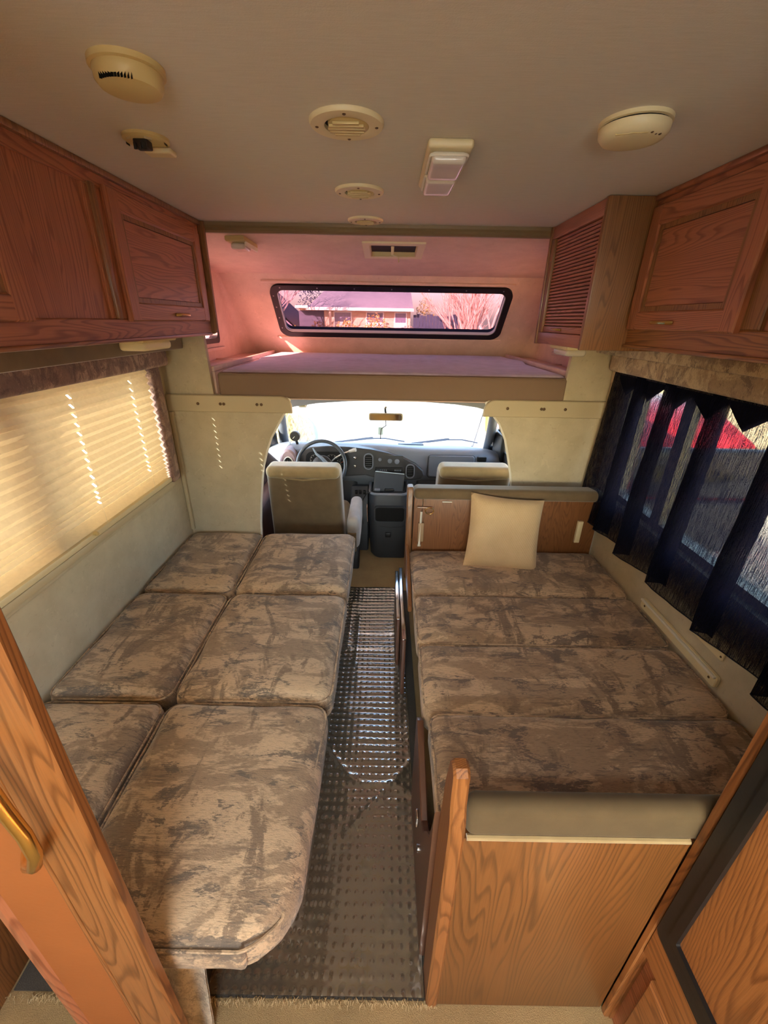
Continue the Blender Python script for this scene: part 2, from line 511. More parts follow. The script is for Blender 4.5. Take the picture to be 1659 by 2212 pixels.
def emis(name, rgb, s):
    t = NT(name)
    return t.surf(t.n('ShaderNodeEmission', {0: (*rgb, 1), 1: s}).outputs[0])
M_lens = plain('frosted_lens', (214, 206, 194), .25, **{'Transmission Weight': .0, 'Coat Weight': .6})
M_screen = plain('dark_glass_screen', (44, 52, 62), .6)
# ------------------------------------------------------------------ the setting
XL, XR, YP, ZC = -1.105, 1.135, 2.15, 1.975
def frame_boxes(g, x0, x1, y0, y1, z0, z1, hy0, hy1, hz0, hz1):
    g.box(x0, x1, y0, y1, z0, hz0); g.box(x0, x1, y0, y1, hz1, z1)
    g.box(x0, x1, y0, hy0, hz0, hz1); g.box(x0, x1, hy1, y1, hz0, hz1)
    return g
struct('floor', Geo().box(XL - .04, XR + .04, -2.04, 3.45, -.04, 0), M_carpet, 'tan carpeted floor of the motorhome')
struct('wall_left', frame_boxes(Geo(), XL - .04, XL, -2.04, 2.19, 0, 2.02, .45, 1.985, .85, 1.40), M_wall, 'cream vinyl side wall behind the pleated blind')
struct('wall_right', frame_boxes(Geo(), XR, XR + .04, -2.04, 2.19, 0, 2.02, .80, 2.00, .80, 1.40), M_wall, 'cream vinyl side wall behind the navy curtain')
g = Geo()
g.box(XL, -.7, -2.04, -2.0, 0, ZC); g.box(.7, XR, -2.04, -2.0, 0, ZC); g.box(-.7, .7, -2.04, -2.0, 0, .85); g.box(-.7, .7, -2.04, -2.0, 1.7, ZC)
struct('wall_rear', g, M_wall, 'cream vinyl rear wall behind the viewer')
struct('ceiling', Geo().box(XL, XR, -2.0, 2.17, ZC, 2.02), M_ceil, 'beige fabric ceiling over the lounge')
# ceiling joint moulding
g = Geo().extr([(2.145, 1.976), (2.145, 1.962), (2.152, 1.955), (2.150, 1.944), (2.158, 1.937), (2.178, 1.937), (2.185, 1.976)], lambda a, b, d: (d, a, b), XL, XR)
struct('trim_1', g, M_beam, 'olive moulding strip across the ceiling joint')
# cab-over bunk: side walls, sloping front wall, sloping ceiling
def side_panels(x0, x1):
    g = Geo()
    for P in ([(2.19, 1.22), (3.10, 1.22), (3.56, 1.325), (3.42, 1.47), (2.19, 1.47)], [(2.19, 1.47), (2.32, 1.47), (2.32, 1.76), (2.19, 1.76)],
              [(2.93, 1.47), (3.42, 1.47), (3.15, 1.76), (2.93, 1.76)], [(2.19, 1.76), (3.15, 1.76), (3.05, 1.88), (2.19, 1.965)]):
        g.extr(P, MX, x0, x1)
    return g
struct('wall_cabover_left', side_panels(XL - .04, XL), M_wallc, 'pale vinyl side wall of the bunk beside the driver side')
struct('wall_cabover_right', side_panels(XR, XR + .04), M_wallc, 'pale vinyl side wall of the bunk beside the passenger side')
def slope(a, s, d): return (a, 3.05 + .6764 * s + .7365 * d, 1.86 - .7365 * s + .6764 * d)
g = Geo()
for (a0, a1, s0, s1) in ((XL, XR, -.02, .095), (XL, XR, .475, .725), (XL, -.765, .095, .475), (.81, XR, .095, .475)):
    g.extr([(a0, s0), (a1, s0), (a1, s1), (a0, s1)], slope, 0, .04)
struct('wall_cabover_front', g, M_wallc, 'sloping pale vinyl front wall of the bunk')
def cslope(a, y, d): return (a, y, 1.945 - .0966 * (y - 2.17) + d)
g = Geo()
for (a0, a1, y0, y1) in ((XL, XR, 2.17, 2.325), (XL, XR, 2.545, 3.07), (XL, -.095, 2.325, 2.545), (.145, XR, 2.325, 2.545)):
    g.extr([(a0, y0), (a1, y0), (a1, y1), (a0, y1)], cslope, 0, .03)
struct('ceiling_cabover', g, M_wallc, 'pale sloping ceiling above the bunk')
# coved corner between side and front wall
for sgn, x, nm, lb in ((1, XL, 'trim_2', 'curved cove in the bunk corner on the driver side'), (-1, XR, 'trim_3', 'curved cove in the bunk corner on the passenger side')):
    def cove(u, v, x=x, sgn=sgn):
        s = -.02 + .735 * v; w = .02 + .07 * v
        a = u * PI / 2
        px = x + sgn * w * (1 - math.sin(a)); dd = -w * (1 - math.cos(a))
        p = slope(px, s, dd)
        return p
    struct(nm, Geo().grid(cove, 8, 10), M_wallc, lb)
struct('bunk_platform', Geo().box(XL, XR, 2.19, 3.10, 1.222, 1.235).extr([(3.10, 1.222), (3.54, 1.326), (3.54, 1.336), (3.10, 1.235)], MX, XL, XR), M_wallc, 'platform floor under the bunk mattress')
# partitions either side of the cab opening
LARC = [(-.498, 1.247), (-.492, 1.225), (-.510, 1.18), (-.558, 1.106), (-.603, 1.03), (-.633, .956), (-.660, .87), (-.676, .785), (-.697, .65), (-.711, .529), (-.725, .3), (-.73, 0)]
RARC = [(.515, 1.247), (.512, 1.225), (.535, 1.19), (.59, 1.126), (.634, 1.04), (.663, .941), (.688, .85), (.705, .756), (.722, .62), (.735, .45), (.74, .2), (.74, 0)]
def strip(arc, xw):
    g = Geo()
    for (a, b) in zip(arc[:-1], arc[1:]):
        g.extr([(xw, a[1]), a, b, (xw, b[1])], MY, YP, YP + .03)
    return g
gl = strip(LARC, XL); gl.extr([(XL, 1.245), (-.868, 1.245), (-.878, 1.53), (-.878, 1.97), (XL, 1.97)], MY, YP + .002, YP + .03)
struct('wall_partition_left', gl, M_wall, 'cream vinyl partition behind the driver seat')
gr = strip(RARC, XR); gr.extr([(XR, 1.245), (.882, 1.245), (.897, 1.49), (.897, 1.97), (XR, 1.97)], MY, YP + .002, YP + .03)
struct('wall_partition_right', gr, M_wall, 'cream vinyl partition behind the passenger seat')
def arc_trim(arc): return Geo().tube([(x, YP + .012, z) for x, z in arc], .009, 8)
struct('trim_4', arc_trim(LARC), M_white, 'white edge moulding on the driver side arch')
struct('trim_5', arc_trim(RARC), M_white, 'white edge moulding on the passenger side arch')
def band(x0, x1, zz0, zz1, inner):
    pts = [(x0, zz0), (x1, zz0), (x1, zz1), (x0, zz1)]
    r = .055; out = []
    xi = inner; sg = 1 if xi > 0 else -1
    xo = x1 if abs(x1 - xi) > abs(x0 - xi) else x0
    out = [(xo, zz0), (xi + sg * -.0, zz0)]
    for k in range(7):
        t = math.radians(90 * k / 6)
        cx = xi + (r if xo > xi else -r)
        out.append((cx + (-r if xo > xi else r) * math.cos(t) * 1.0, zz1 - r + r * math.sin(t)))
    out.append((xo, zz1))
    return Geo().extr(out, MY, YP, YP - .022, bev=.004)
tl = struct('trim_6', band(XL, -.47, 1.163, 1.247, -.475), M_trim, 'screwed cream header board on the driver side partition')
tr_ = struct('trim_7', band(.49, XR, 1.163, 1.247, .495), M_trim, 'screwed cream header board on the passenger side partition')
def screw(x, z, par, y=YP - .022):
    obj('screw', Geo().lathe([(.0075, 0), (.007, .003), (.004, .0045), (.001, .0048)], (x, y, z), (0, -1, 0), 10), M_brownscrew, par)
M_brownscrew = plain('brown_screw', (96, 72, 46), .4, .3)
for x in (-.945, -.832, -.815, -.648, -.626): screw(x, 1.205, tl)
for x in (.612, .782, .795, .902): screw(x, 1.207, tr_)
# corner battens where partition meets the side walls
struct('trim_8', Geo().box(XL, XL + .02, YP - .02, YP, .49, 1.16, .004), M_trim, 'slim cream batten in the driver side corner')
struct('trim_9', Geo().box(XR - .03, XR, YP - .018, YP, .49, 1.50, .004), M_trim, 'slim cream batten in the passenger side corner')

# ------------------------------------------------------------------ windows
def window_y(name, label, x, y0, y1, z0, z1, mull, sgn, m_frame, m_glass):
    """slider window in a side wall; frame, mullions and panes"""
    fr = struct(name, Geo().ring(rrect(y0, y1, z0, z1, .03), rrect(y0 + .035, y1 - .035, z0 + .03, z1 - .03, .03), MX, x, x + sgn * .05), m_frame, label)
    for (a, b) in mull:
        obj('mullion', Geo().box(min(x, x + sgn * .03), max(x, x + sgn * .03), a, b, z0 + .02, z1 - .02), m_frame, fr)
    edges = [y0 + .03] + [v for ab in mull for v in ab] + [y1 - .03]
    for k in range(0, len(edges), 2):
        obj('pane', Geo().box(min(x + sgn * .014, x + sgn * .018), max(x + sgn * .014, x + sgn * .018), edges[k] - .004, edges[k + 1] + .004, z0 + .025, z1 - .025), m_glass, fr)
    return fr
M_alu = plain('aluminium_frame', (120, 116, 108), .4, .6)
window_y('window_1', 'aluminium slider window behind the pleated blind', XL - .035, .45, 1.985, .85, 1.40, [(1.13, 1.24)], -1, M_alu, M_glass)
window_y('window_2', 'aluminium slider window behind the navy curtain', XR + .03, .80, 2.00, .80, 1.40, [(1.60, 1.66)], 1, M_alu, M_glass)
window_y('window_4', 'small filmed bunk window on the driver side', XL + .012, 2.30, 2.95, 1.45, 1.78, [], -1, M_black, M_films)
window_y('window_5', 'small filmed bunk window on the passenger side', XR - .012, 2.30, 2.99, 1.45, 1.78, [], 1, M_black, M_films)
fr = struct('window_3', Geo().ring(rrect(-.785, .832, .070, .500, .07, 8), rrect(-.742, .789, .106, .462, .05, 8), slope, .045, -.018), M_black, 'wide rounded bunk front window in a black frame')
obj('inner_lip', Geo().ring(rrect(-.745, .792, .103, .465, .053, 8), rrect(-.738, .785, .110, .458, .048, 8), slope, .012, -.012), plain('white_bead', (206, 200, 196), .4), fr)
obj('pane', Geo().extr([(-.77, .085), (.815, .085), (.815, .485), (-.77, .485)], slope, .018, .022), M_film, fr)
for k in range(7):
    obj('screw', Geo().lathe([(.005, 0), (.004, .002), (.001, .003)], slope(-.71 + k * .245, .087, -.018), (0, -.7365, -.6764), 8), M_steel, fr)
    if k < 4: obj('screw', Geo().lathe([(.005, 0), (.004, .002), (.001, .003)], slope(-.765, .15 + k * .09, -.018), (0, -.7365, -.6764), 8), M_steel, fr)
# curtain tracks above and below that window
for nm, (a0, a1, s) in (('trim_10', (-.825, .83, .052)), ('trim_11', (-.82, .85, .518))):
    struct(nm, Geo().extr([(a0, s - .009), (a1, s - .009), (a1, s + .009), (a0, s + .009)], slope, 0, -.014, bev=.003), M_wallc, 'pale curtain track %s the bunk front window' % ('above' if s < .3 else 'below'))
struct('trim_12', Geo().box(XL, XL + .014, 2.55, 3.02, 1.405, 1.425, .003), M_wallc, 'short pale curtain track under the driver side bunk window')
struct('trim_13', Geo().box(XR - .014, XR, 2.6, 3.05, 1.405, 1.425, .003), M_wallc, 'short pale curtain track under the passenger side bunk window')
# rear window behind the viewer
fr = struct('window_7', Geo().ring(rrect(-.7, .7, .85, 1.7, .05), rrect(-.66, .66, .89, 1.66, .04), MY, -2.05, -1.99), M_alu, 'large rear window behind the viewer')
obj('pane', Geo().box(-.68, .68, -2.022, -2.018, .87, 1.68), M_glass, fr)
portal('portal_rear', (0, -2.08, 1.27), (0, 1, 0), 1.36, .8)
portal('portal_right', (XR + .09, 1.40, 1.1), (-1, 0, 0), 1.2, .58)
portal('portal_left', (XL - .10, 1.2, 1.12), (1, 0, 0), 1.5, .54)
portal('portal_front', slope(.03, .285, .06), (0, -.7365, -.6764), 1.56, .37)

# ------------------------------------------------------------------ cab shell
def vee(a, b, r): return Geo().tube([a, b], r, 8)
HEAD = [(-.80, 1.205), (-.80, 1.03), (-.68, 1.05), (-.60, 1.072), (-.45, 1.096), (-.25, 1.112), (0, 1.122), (.25, 1.116), (.45, 1.104), (.60, 1.086), (.68, 1.066), (.80, 1.04), (.80, 1.205)]
g = Geo()
for k in range(1, 11):
    a, b = HEAD[k], HEAD[k + 1]
    g.extr([(a[0], a[1]), (b[0], b[1]), (b[0], 1.2), (a[0], 1.2)], MY, 2.80, 2.87)
struct('trim_14', g, M_dash, 'grey header above the windshield')
struct('trim_15', Geo().tube([(-.70, 2.82, 1.13), (-.74, 2.95, 1.0), (-.79, 3.18, .80), (-.84, 3.40, .62)], [.035, .034, .036, .045], 10), M_dash, 'grey windshield pillar on the driver side')
struct('trim_16', Geo().tube([(.71, 2.82, 1.14), (.76, 2.95, 1.0), (.81, 3.18, .80), (.86, 3.40, .62)], [.035, .034, .036, .045], 10), M_dash, 'grey windshield pillar on the passenger side')
ws = struct('window_6', Geo().add([(-.70, 2.86, 1.12), (.71, 2.86, 1.12), (.86, 3.42, .62), (-.85, 3.42, .62)], [(0, 1, 2, 3)]), M_glass, 'wide raked windshield above the dashboard')
for sgn, nm, lb in ((-1, 'door_1', 'driver door with mauve grey trim panel'), (1, 'door_2', 'passenger door with dark trim panel')):
    x = sgn * .87
    mt = M_pinkgrey if sgn < 0 else M_dashd
    d = struct(nm, Geo().extr([(2.19, .0), (3.42, .0), (3.42, .60), (3.30, .70), (2.95, .74), (2.19, .76)], MX, x, x + sgn * .05), mt, lb)
    obj('window_frame', Geo().tube([(x + sgn * .03, 3.36, .66), (x + sgn * .0, 3.1, .90), (x - sgn * .06, 2.88, 1.12), (x - sgn * .06, 2.2, 1.14)], .022, 8), M_black, d)
    obj('frame_post', Geo().tube([(x + sgn * .02, 3.06, .72), (x - sgn * .02, 2.98, 1.02)], .016, 8), M_black, d)
    obj('pane', Geo().add([(x + sgn * .03, 3.38, .64), (x, 3.1, .90), (x - sgn * .06, 2.88, 1.12), (x - sgn * .06, 2.2, 1.14), (x + sgn * .03, 2.2, .70)], [(0, 1, 2, 3, 4)]), M_glass, d)
    obj('armrest_ledge', Geo().rbox(min(x - sgn * .07, x + sgn * .01), max(x - sgn * .07, x + sgn * .01), 2.4, 3.0, .44, .51, .03, 4), mt, d)
    obj('speaker_pod', Geo().rbox(min(x - sgn * .03, x + sgn * .01), max(x - sgn * .03, x + sgn * .01), 2.95, 3.2, .66, .86, .015, 4), M_black, d)
struct('wall_cab_front', Geo().extr([(2.98, 0), (3.44, 0), (3.44, .60), (3.30, .60)], MX, -.86, .87), M_dashd, 'dark firewall under the dashboard')
portal('portal_windshield', (0, 3.22, .95), (0, -.68, -.73), 1.5, .74)
# ------------------------------------------------------------------ left side: bed, blind, cabinets
def cushion(name, x0, x1, y0, y1, z0, z1, m, label, cat, group, seed, r=.045, puff=.010, wr=.004, cut=None, parent=None):
    rnd = random.Random(seed); o = Vector((rnd.uniform(0, 50), rnd.uniform(0, 50), 0))
    def fn(p, u, v, w):
        if w > 0:
            p.z += puff * (1 - u ** 4) * (1 - v ** 4) * min(1, max(w, 0))
            e = max(abs(u), abs(v))
            p.z += wr * mnoise.noise(Vector((p.x * 9, p.y * 9, 0)) + o) * (.5 + e)
        s = mnoise.noise(Vector((p.x * 5, p.y * 5, p.z * 8)) + o) * wr * 1.2
        p.x += s * (1 if abs(u) > .9 else 0); p.y += s * (1 if abs(v) > .9 else 0)
        if cut: p = cut(p, u, v, w)
        return p
    g = Geo().rbox(x0, x1, y0, y1, z0, z1, r, 16, fn)
    if parent is None:
        t = thing(name, label, cat, ((x0 + x1) / 2, (y0 + y1) / 2, z0), group)
        obj('cover', g, m, t, 60)
        zz = z1 - r * .42; k = r * .10
        path = [(a, b, zz) for a, b in rrect(x0 + k - .001, x1 - k + .001, y0 + k - .001, y1 - k + .001, r * 1.0, 5)]
        if cut: path = [tuple(cut(Vector(q), (q[0] - (x0 + x1) / 2) / ((x1 - x0) / 2), (q[1] - (y0 + y1) / 2) / ((y1 - y0) / 2), 1)) for q in path]
        obj('piping', Geo().tube(path, .0035, 6, closed=True), m, t)
        return t
    return obj(name, g, m, parent, 60)
GL = 'cushions of the driver side bed'
rowsL = [(1.563, 2.145), (.974, 1.557), (.376, .968)]
descL = [('against the partition', 'front wall-side'), ('in the middle', 'middle'), ('by the oak door', 'rear')]
CZ0, CZ1 = .355, .480
lab_wall = ['square patterned cushion in the corner under the blind against the partition', 'square patterned cushion under the middle of the pleated blind', 'patterned cushion under the blind, half hidden by the oak door']
lab_aisle = ['patterned aisle cushion directly behind the driver seat', 'middle patterned aisle cushion of the bed under the blind', 'long patterned aisle cushion with a rounded end near the oak door']
for k, (y0, y1) in enumerate(rowsL):
    cushion('bed_cushion', XL + .004, -.690, y0 if k < 2 else .56, y1, CZ0, CZ1, M_camo, lab_wall[k], 'cushion', GL, 11 + k)
    cut = None
    if k == 2:
        def cut(p, u, v, w):
            if v < -.0:
                f = min(1, max(0, (-v - .55) / .45))
                if u > .3: p.x -= .085 * f * f * (u - .3) / .7
                p.z -= .012 * f
            return p
    cushion('bed_cushion', -.683, -.160 - (.006 if k == 2 else 0), y0 + (.008 if k == 2 else 0), y1, CZ0, CZ1 + .004, M_camo, lab_aisle[k], 'cushion', GL, 21 + k, r=.05, cut=cut)
# base box of that bed with oak face and printed skirt
t = thing('sofa_bed', 'low sofa bed frame with printed skirt under the bed by the blind', 'sofa bed', (-.7, 1.3, 0))
obj('frame', Geo().box(XL + .004, -.28, .625, 2.14, .009, .345, .006), M_brownZ, t)
obj('side_panel', Geo().box(-.28, -.262, .66, 2.13, .02, .345, .004), M_skirt, t)
obj('crosspiece', Geo().box(-.66, -.30, .56, .60, .30, .345, .004), M_edge, t)
def drape(x0, x1, x0b, x1b, y, yb, ztop=.348):
    def f(u, v):
        xt = x0 + (x1 - x0) * u; xb = x0b + (x1b - x0b) * u
        z = .012 + (ztop - .012) * (1 - v)
        fold = .006 * math.sin(u * 9 + v * 2) + .005 * mnoise.noise(Vector((u * 4, v * 4, y * 7)))
        return (xt + (xb - xt) * v, y + (yb - y) * v + fold, z)
    g = Geo().grid(f, 14, 14)
    n = len(g.v); g2 = Geo().add(g.v, g.f); g2.add([(p[0], p[1] + .006, p[2]) for p in g.v], [q[::-1] for q in g.f])
    return g2
obj('skirt_panel', drape(-.487, -.392, -.512, -.392, .445, .398), M_skirt, t)
obj('skirt_panel', drape(-.64, -.512, -.60, -.520, .44, .400), M_skirt, t)
obj('leg', Geo().box(-.52, -.48, .52, .56, .012, .345, .004), M_edge, t)

# pleated blind
t = thing('pleated_blind', 'cream pleated blind half drawn over the side window', 'blind', (XL + .02, 1.25, .83))
obj('headrail', Geo().box(XL + .004, XL + .034, .50, 1.975, 1.385, 1.41, .003), M_cream, t)
PL_N = 19
def blind():
    g = Geo(); ya, yb = .50, 1.968
    zs = []
    z = 1.386
    # relaxed pleats on top, bunched pleats at the bottom
    steps = [.0166] * 2 * 12 + [.0105] * 2 * 4 + [.0065] * 2 * 4
    zs = [z]
    for s_ in steps: z -= s_; zs.append(z)
    n = len(zs)
    sc = (1.386 - .868) / (1.386 - zs[-1])
    zs = [1.386 - (1.386 - q) * sc for q in zs]
    ny = 24
    CORDS = (1.455, 1.825)
    ys = sorted(set([ya + (yb - ya) * i / ny for i in range(ny + 1)] + [c + d for c in CORDS for d in (-.0055, .0055)]))
    rows, holes = [], set()
    for j in range(n - 1):
        xa = XL + .012 + (.0135 if j % 2 else 0.0); xb = XL + .012 + (0.0 if j % 2 else .0135)
        rows.append((zs[j], xa, j))
        if j % 2 == 0 and 1 < j < 2 * 15:
            rows.append((zs[j] + (zs[j + 1] - zs[j]) * .12, xa + (xb - xa) * .12, j)); holes.add(len(rows) - 1)
            rows.append((zs[j] + (zs[j + 1] - zs[j]) * .95, xa + (xb - xa) * .95, j))
    rows.append((zs[-1], XL + .012 + (.0135 if (n - 1) % 2 else 0), n - 1))
    m = len(ys)
    for (zz, xx, j) in rows:
        for y in ys:
            g.v.append((xx + .0012 * mnoise.noise(Vector((y * 5, j * .7, 0))), y, zz - .004 * math.sin(PI * (y - ya) / (yb - ya)) * (j / n)))
    for j in range(len(rows) - 1):
        for i in range(m - 1):
            if j in holes and any(abs((ys[i] + ys[i + 1]) / 2 - c) < .002 for c in CORDS): continue
            a = j * m + i
            g.f.append((a, a + 1, a + m + 1, a + m))
    return g, zs
g, zs = blind()
obj('pleats', g, M_blind, t, 0)
obj('bottom_rail', Geo().box(XL + .004, XL + .036, .50, 1.972, .846, .868, .004), M_cream, t)
for yc in (.62, 1.455, 1.825):
    obj('cord', Geo().tube([(XL + .028, yc, 1.386), (XL + .028, yc, .86)], .0005, 5), M_white, t)
obj('pull_knob', Geo().lathe([(.006, 0), (.009, .006), (.008, .014), (.003, .018)], (XL + .036, 1.36, .868), (1, 0, 0), 12), M_creamd, t)
struct('trim_17', Geo().box(XL, XL + .03, .45, 2.0, .812, .842, .006), M_trim, 'cream window sill rail under the pleated blind')
struct('trim_18', Geo().box(XL, XL + .012, .45, 2.01, .79, .812, .003), M_wall, 'thin vinyl batten under the blind sill')
# padded valance
t = thing('window_valance', 'brown printed padded valance framing the pleated blind', 'valance', (XL + .03, 1.25, 1.38))
obj('top_board', Geo().rbox(XL + .002, XL + .075, .40, 2.085, 1.390, 1.462, .014, 10), M_camoV, t)
obj('side_leg', Geo().rbox(XL + .002, XL + .045, 1.978, 2.048, .835, 1.392, .012, 10), M_camoV, t)
obj('shelf_board', Geo().box(XL + .002, XL + .13, .40, 2.14, 1.462, 1.525, .006), M_velour, t)

# overhead cabinet
def panel_door(parent, xf, sgn, y0, y1, z0, z1, mv, mh, hy=None, hz=None, arch=False):
    """framed door lying on plane x=xf, facing sgn; frame + raised field + pull"""
    th = .02 * sgn; w = .055
    fr = Geo()
    fr.extr([(y0 + .003, z0), (y1 - .003, z0), (y1 - .003, z0 + w), (y0 + .003, z0 + w)], MX, xf, xf + th, bev=.004)
    fr.extr([(y0 + .003, z1 - w), (y1 - .003, z1 - w), (y1 - .003, z1), (y0 + .003, z1)], MX, xf, xf + th, bev=.004)
    d = obj('door', fr, mh, parent)
    for (a, b) in ((y0, y0 + w), (y1 - w, y1)):
        obj('stile', Geo().extr([(a, z0 - .001), (b, z0 - .001), (b, z1 + .001), (a, z1 + .001)], MX, xf - th * .04, xf + th * 1.04, bev=.004), mv, d)
    obj('bead', Geo().ring(rrect(y0 + w - .004, y1 - w + .004, z0 + w - .004, z1 - w + .004, .004, 2), rrect(y0 + w + .014, y1 - w - .014, z0 + w + .014, z1 - w - .014, .004, 2), MX, xf + th * .2, xf + th * .75), M_brownZ, d)
    obj('panel', Geo().extr([(y0 + w + .010, z0 + w + .010), (y1 - w - .010, z0 + w + .010), (y1 - w - .010, z1 - w - .010), (y0 + w + .010, z1 - w - .010)], MX, xf, xf + th * .55, bev=.006), mh, d)
    if hy is not None:
        x = xf + th
        obj('handle', Geo().tube([(x, hy - .045, hz), (x + sgn * .014, hy - .038, hz), (x + sgn * .018, hy - .015, hz), (x + sgn * .018, hy + .015, hz), (x + sgn * .014, hy + .038, hz), (x, hy + .045, hz)], [.006, .006, .005, .005, .006, .006], 8), M_brass, d)
    return d
xf = -.822
t = thing('overhead_cabinet', 'oak overhead cabinet above the pleated blind', 'cabinet', (-.96, 1.2, 1.53))
obj('body', Geo().box(XL + .002, xf - .012, -.2, 2.128, 1.552, ZC - .002), M_redZ, t)
obj('top_rail', Geo().extr([(-.2, 1.925), (2.12, 1.925), (2.12, ZC - .002), (-.2, ZC - .002)], MX, xf - .012, xf + .004, bev=.003), M_redY, t)
obj('crown_strip', Geo().box(xf, xf + .016, -.2, 2.13, 1.957, ZC - .001, .004), M_brownZ, t)
obj('bottom_rail', Geo().extr([(-.2, 1.530), (2.12, 1.530), (2.12, 1.592), (-.2, 1.592)], MX, xf - .014, xf + .004, bev=.003), M_redY, t)
obj('edge_strip', Geo().box(xf - .012, xf + .014, -.2, 2.10, 1.525, 1.536, .003), M_oakY, t)
for (a, b) in ((1.37, 1.455), (2.06, 2.128)):
    obj('stile', Geo().extr([(a, 1.592), (b, 1.592), (b, 1.925), (a, 1.925)], MX, xf - .012, xf + .004, bev=.003), M_redZ, t)
obj('filler_panel', Geo().box(xf - .014, xf - .006, 1.03, 1.372, 1.59, 1.93), M_redZ, t)
obj('groove_strip', Geo().box(xf - .008, xf + .014, 1.385, 1.408, 1.59, 1.93, .004), M_brownZ, t)
panel_door(t, xf + .001, 1, 1.445, 2.075, 1.585, 1.935, M_redZ, M_redY, 1.79, 1.607)
panel_door(t, xf + .001, 1, .48, 1.045, 1.585, 1.935, M_redZ, M_redY, .76, 1.607)
r = .03
pts = [(XL + .002, 1.528), (-.795 - r, 1.528)] + [(-.795 - r + r * math.sin(a), 1.528 + r - r * math.cos(a)) for a in [math.radians(15 * k) for k in range(1, 7)]] + [(-.795, ZC - .001), (XL + .002, ZC - .001)]
obj('end_panel', Geo().extr(pts, MY, 2.128, 2.149, bev=.003), M_brownZ, t)
t = thing('under_cabinet_light', 'cream moulded lamp under the cabinet above the blind', 'lamp', (-.93, 1.72, 1.53))
obj('housing', Geo().rbox(-.99, -.87, 1.60, 1.86, 1.512, 1.529, .006, 6), M_creamd, t)
obj('lens', Geo().rbox(-.98, -.88, 1.625, 1.835, 1.482, 1.515, .014, 6), M_cream, t)

# oak door standing open in the foreground
A0, B0, Yd = -.396, -.611, .331
t = thing('closet_door', 'orange oak closet door with brass bow handle standing open', 'door', ((A0 + B0) / 2, Yd, .02))
obj('stile', Geo().extr([(-.476, .015), (A0, .015), (A0, 1.9), (-.476, 1.9)], MY, Yd - .0, Yd + .022, bev=.004), M_oakZ, t)
obj('panel', Geo().extr([(-.585, .015), (-.472, .015), (-.472, 1.9), (-.585, 1.9)], MY, Yd + .006, Yd + .018), M_orange, t)
obj('moulding', Geo().tube([(-.478, Yd + .004, .015), (-.478, Yd + .004, 1.9)], .005, 8), M_oakZ, t)
obj('edge_stile', Geo().extr([(B0, .015), (-.583, .015), (-.583, 1.9), (B0, 1.9)], MY, Yd, Yd + .022, bev=.009), M_redZ, t)
hx = -.500
obj('handle', Geo().tube([(-.500, Yd + .008, 1.165), (-.478, .312, 1.155), (-.455, .303, 1.11), (-.448, .302, 1.055), (-.442, .302, 1.01), (-.444, .303, .965), (-.462, .309, .925), (-.485, .320, .903), (-.500, Yd + .008, .896)], [.011, .010, .009, .0085, .0085, .0085, .009, .010, .012], 12), M_brass, t)
tag(obj('closet_plinth', Geo().box(XL + .003, -.945, .40, .545, 0, .33, .006), M_brownZ), 'brown wooden plinth box on the floor behind the closet door', 'box')
# ------------------------------------------------------------------ right side: dinette bed, curtain, cabinets, fridge
GR = 'cushions of the dinette bed'
rowsR = [(1.572, 1.975), (1.258, 1.566), (.944, 1.252), (.585, .938)]
labR = ['dinette cushion under the pillow against the headboard', 'second dinette cushion from the headboard', 'third dinette cushion from the headboard', 'dinette cushion tucked against the oak end panel']
for k, (y0, y1) in enumerate(rowsR):
    cushion('dinette_cushion', .140 + (.012 if k == 3 else 0), XR - .006, y0, y1, CZ0, CZ1 + (.004 if k == 3 else 0), M_camoR, 'brown patterned ' + labR[k], 'cushion', GR, 41 + k, r=.038, puff=.008)
t = thing('dinette_bench', 'brown wooden dinette bench frame carrying the patterned cushions', 'bench', (.6, 1.3, 0))
obj('seat_box', Geo().box(.20, XR - .004, 1.60, 1.97, 0, .35, .004), M_brownZ, t)
obj('seat_box', Geo().box(.20, XR - .004, .50, .93, 0, .35, .004), M_brownZ, t)
obj('support_board', Geo().box(.19, XR - .004, .94, 1.59, .315, .35, .004), M_edge, t)
# side board with scooped top edge, on the aisle
pts = [(.537, .010), (.95, .010), (.97, .10), (.965, .42), (.94, .435)]
for k in range(9):
    a = k / 8
    y = .94 - .32 * a
    pts.append((y, .435 - .105 * math.sin(a * PI * .5) ** 1.5 if a < .75 else .335 + .10 * ((a - .75) / .25) ** 2))
pts += [(.575, .50), (.55, .60), (.537, .66)]
obj('side_board', Geo().extr(pts, MX, .118, .138, bev=.003), M_edge, t)
obj('catch', Geo().lathe([(.012, 0), (.012, .004), (.006, .006), (.001, .0065)], (.118, .70, .20), (-1, 0, 0), 12), M_chrome, t)
obj('catch', Geo().box(.110, .118, .735, .76, .235, .285, .003), M_chrome, t)
# rear backrest panel
t = thing('dinette_end_panel', 'oak dinette backrest panel with rounded post and tan bolster', 'panel', (.36, .45, 0))
obj('panel', Geo().box(.150, .578, .449, .470, .002, .735, .002), wood('oak_panel_face_dimmed', 'Z', (130, 84, 43), (90, 55, 25), .4, .8, 1.1), t)  # same oak as elsewhere, colour darkened against the lamp light
P = [(.452, .002), (.500, .002), (.500, .73), (.515, .77), (.520, .84), (.512, .885), (.500, .897), (.474, .897), (.462, .885), (.458, .80), (.448, .765), (.444, .72)]
obj('post', Geo().extr([(.444, .002), (.520, .002), (.534, .60), (.522, .80), (.505, .880), (.493, .895), (.474, .895), (.462, .885), (.458, .81), (.446, .775), (.444, .73)], MX, .128, .158, bev=.005), M_oakZ, t)
obj('bolster', Geo().rbox(.160, .70, .4515, .494, .728, .818, .020, 8), velour('tan_velour_dimmed', (88, 73, 50), .15), t)  # tan velour with its colour darkened to offset the strong lamp
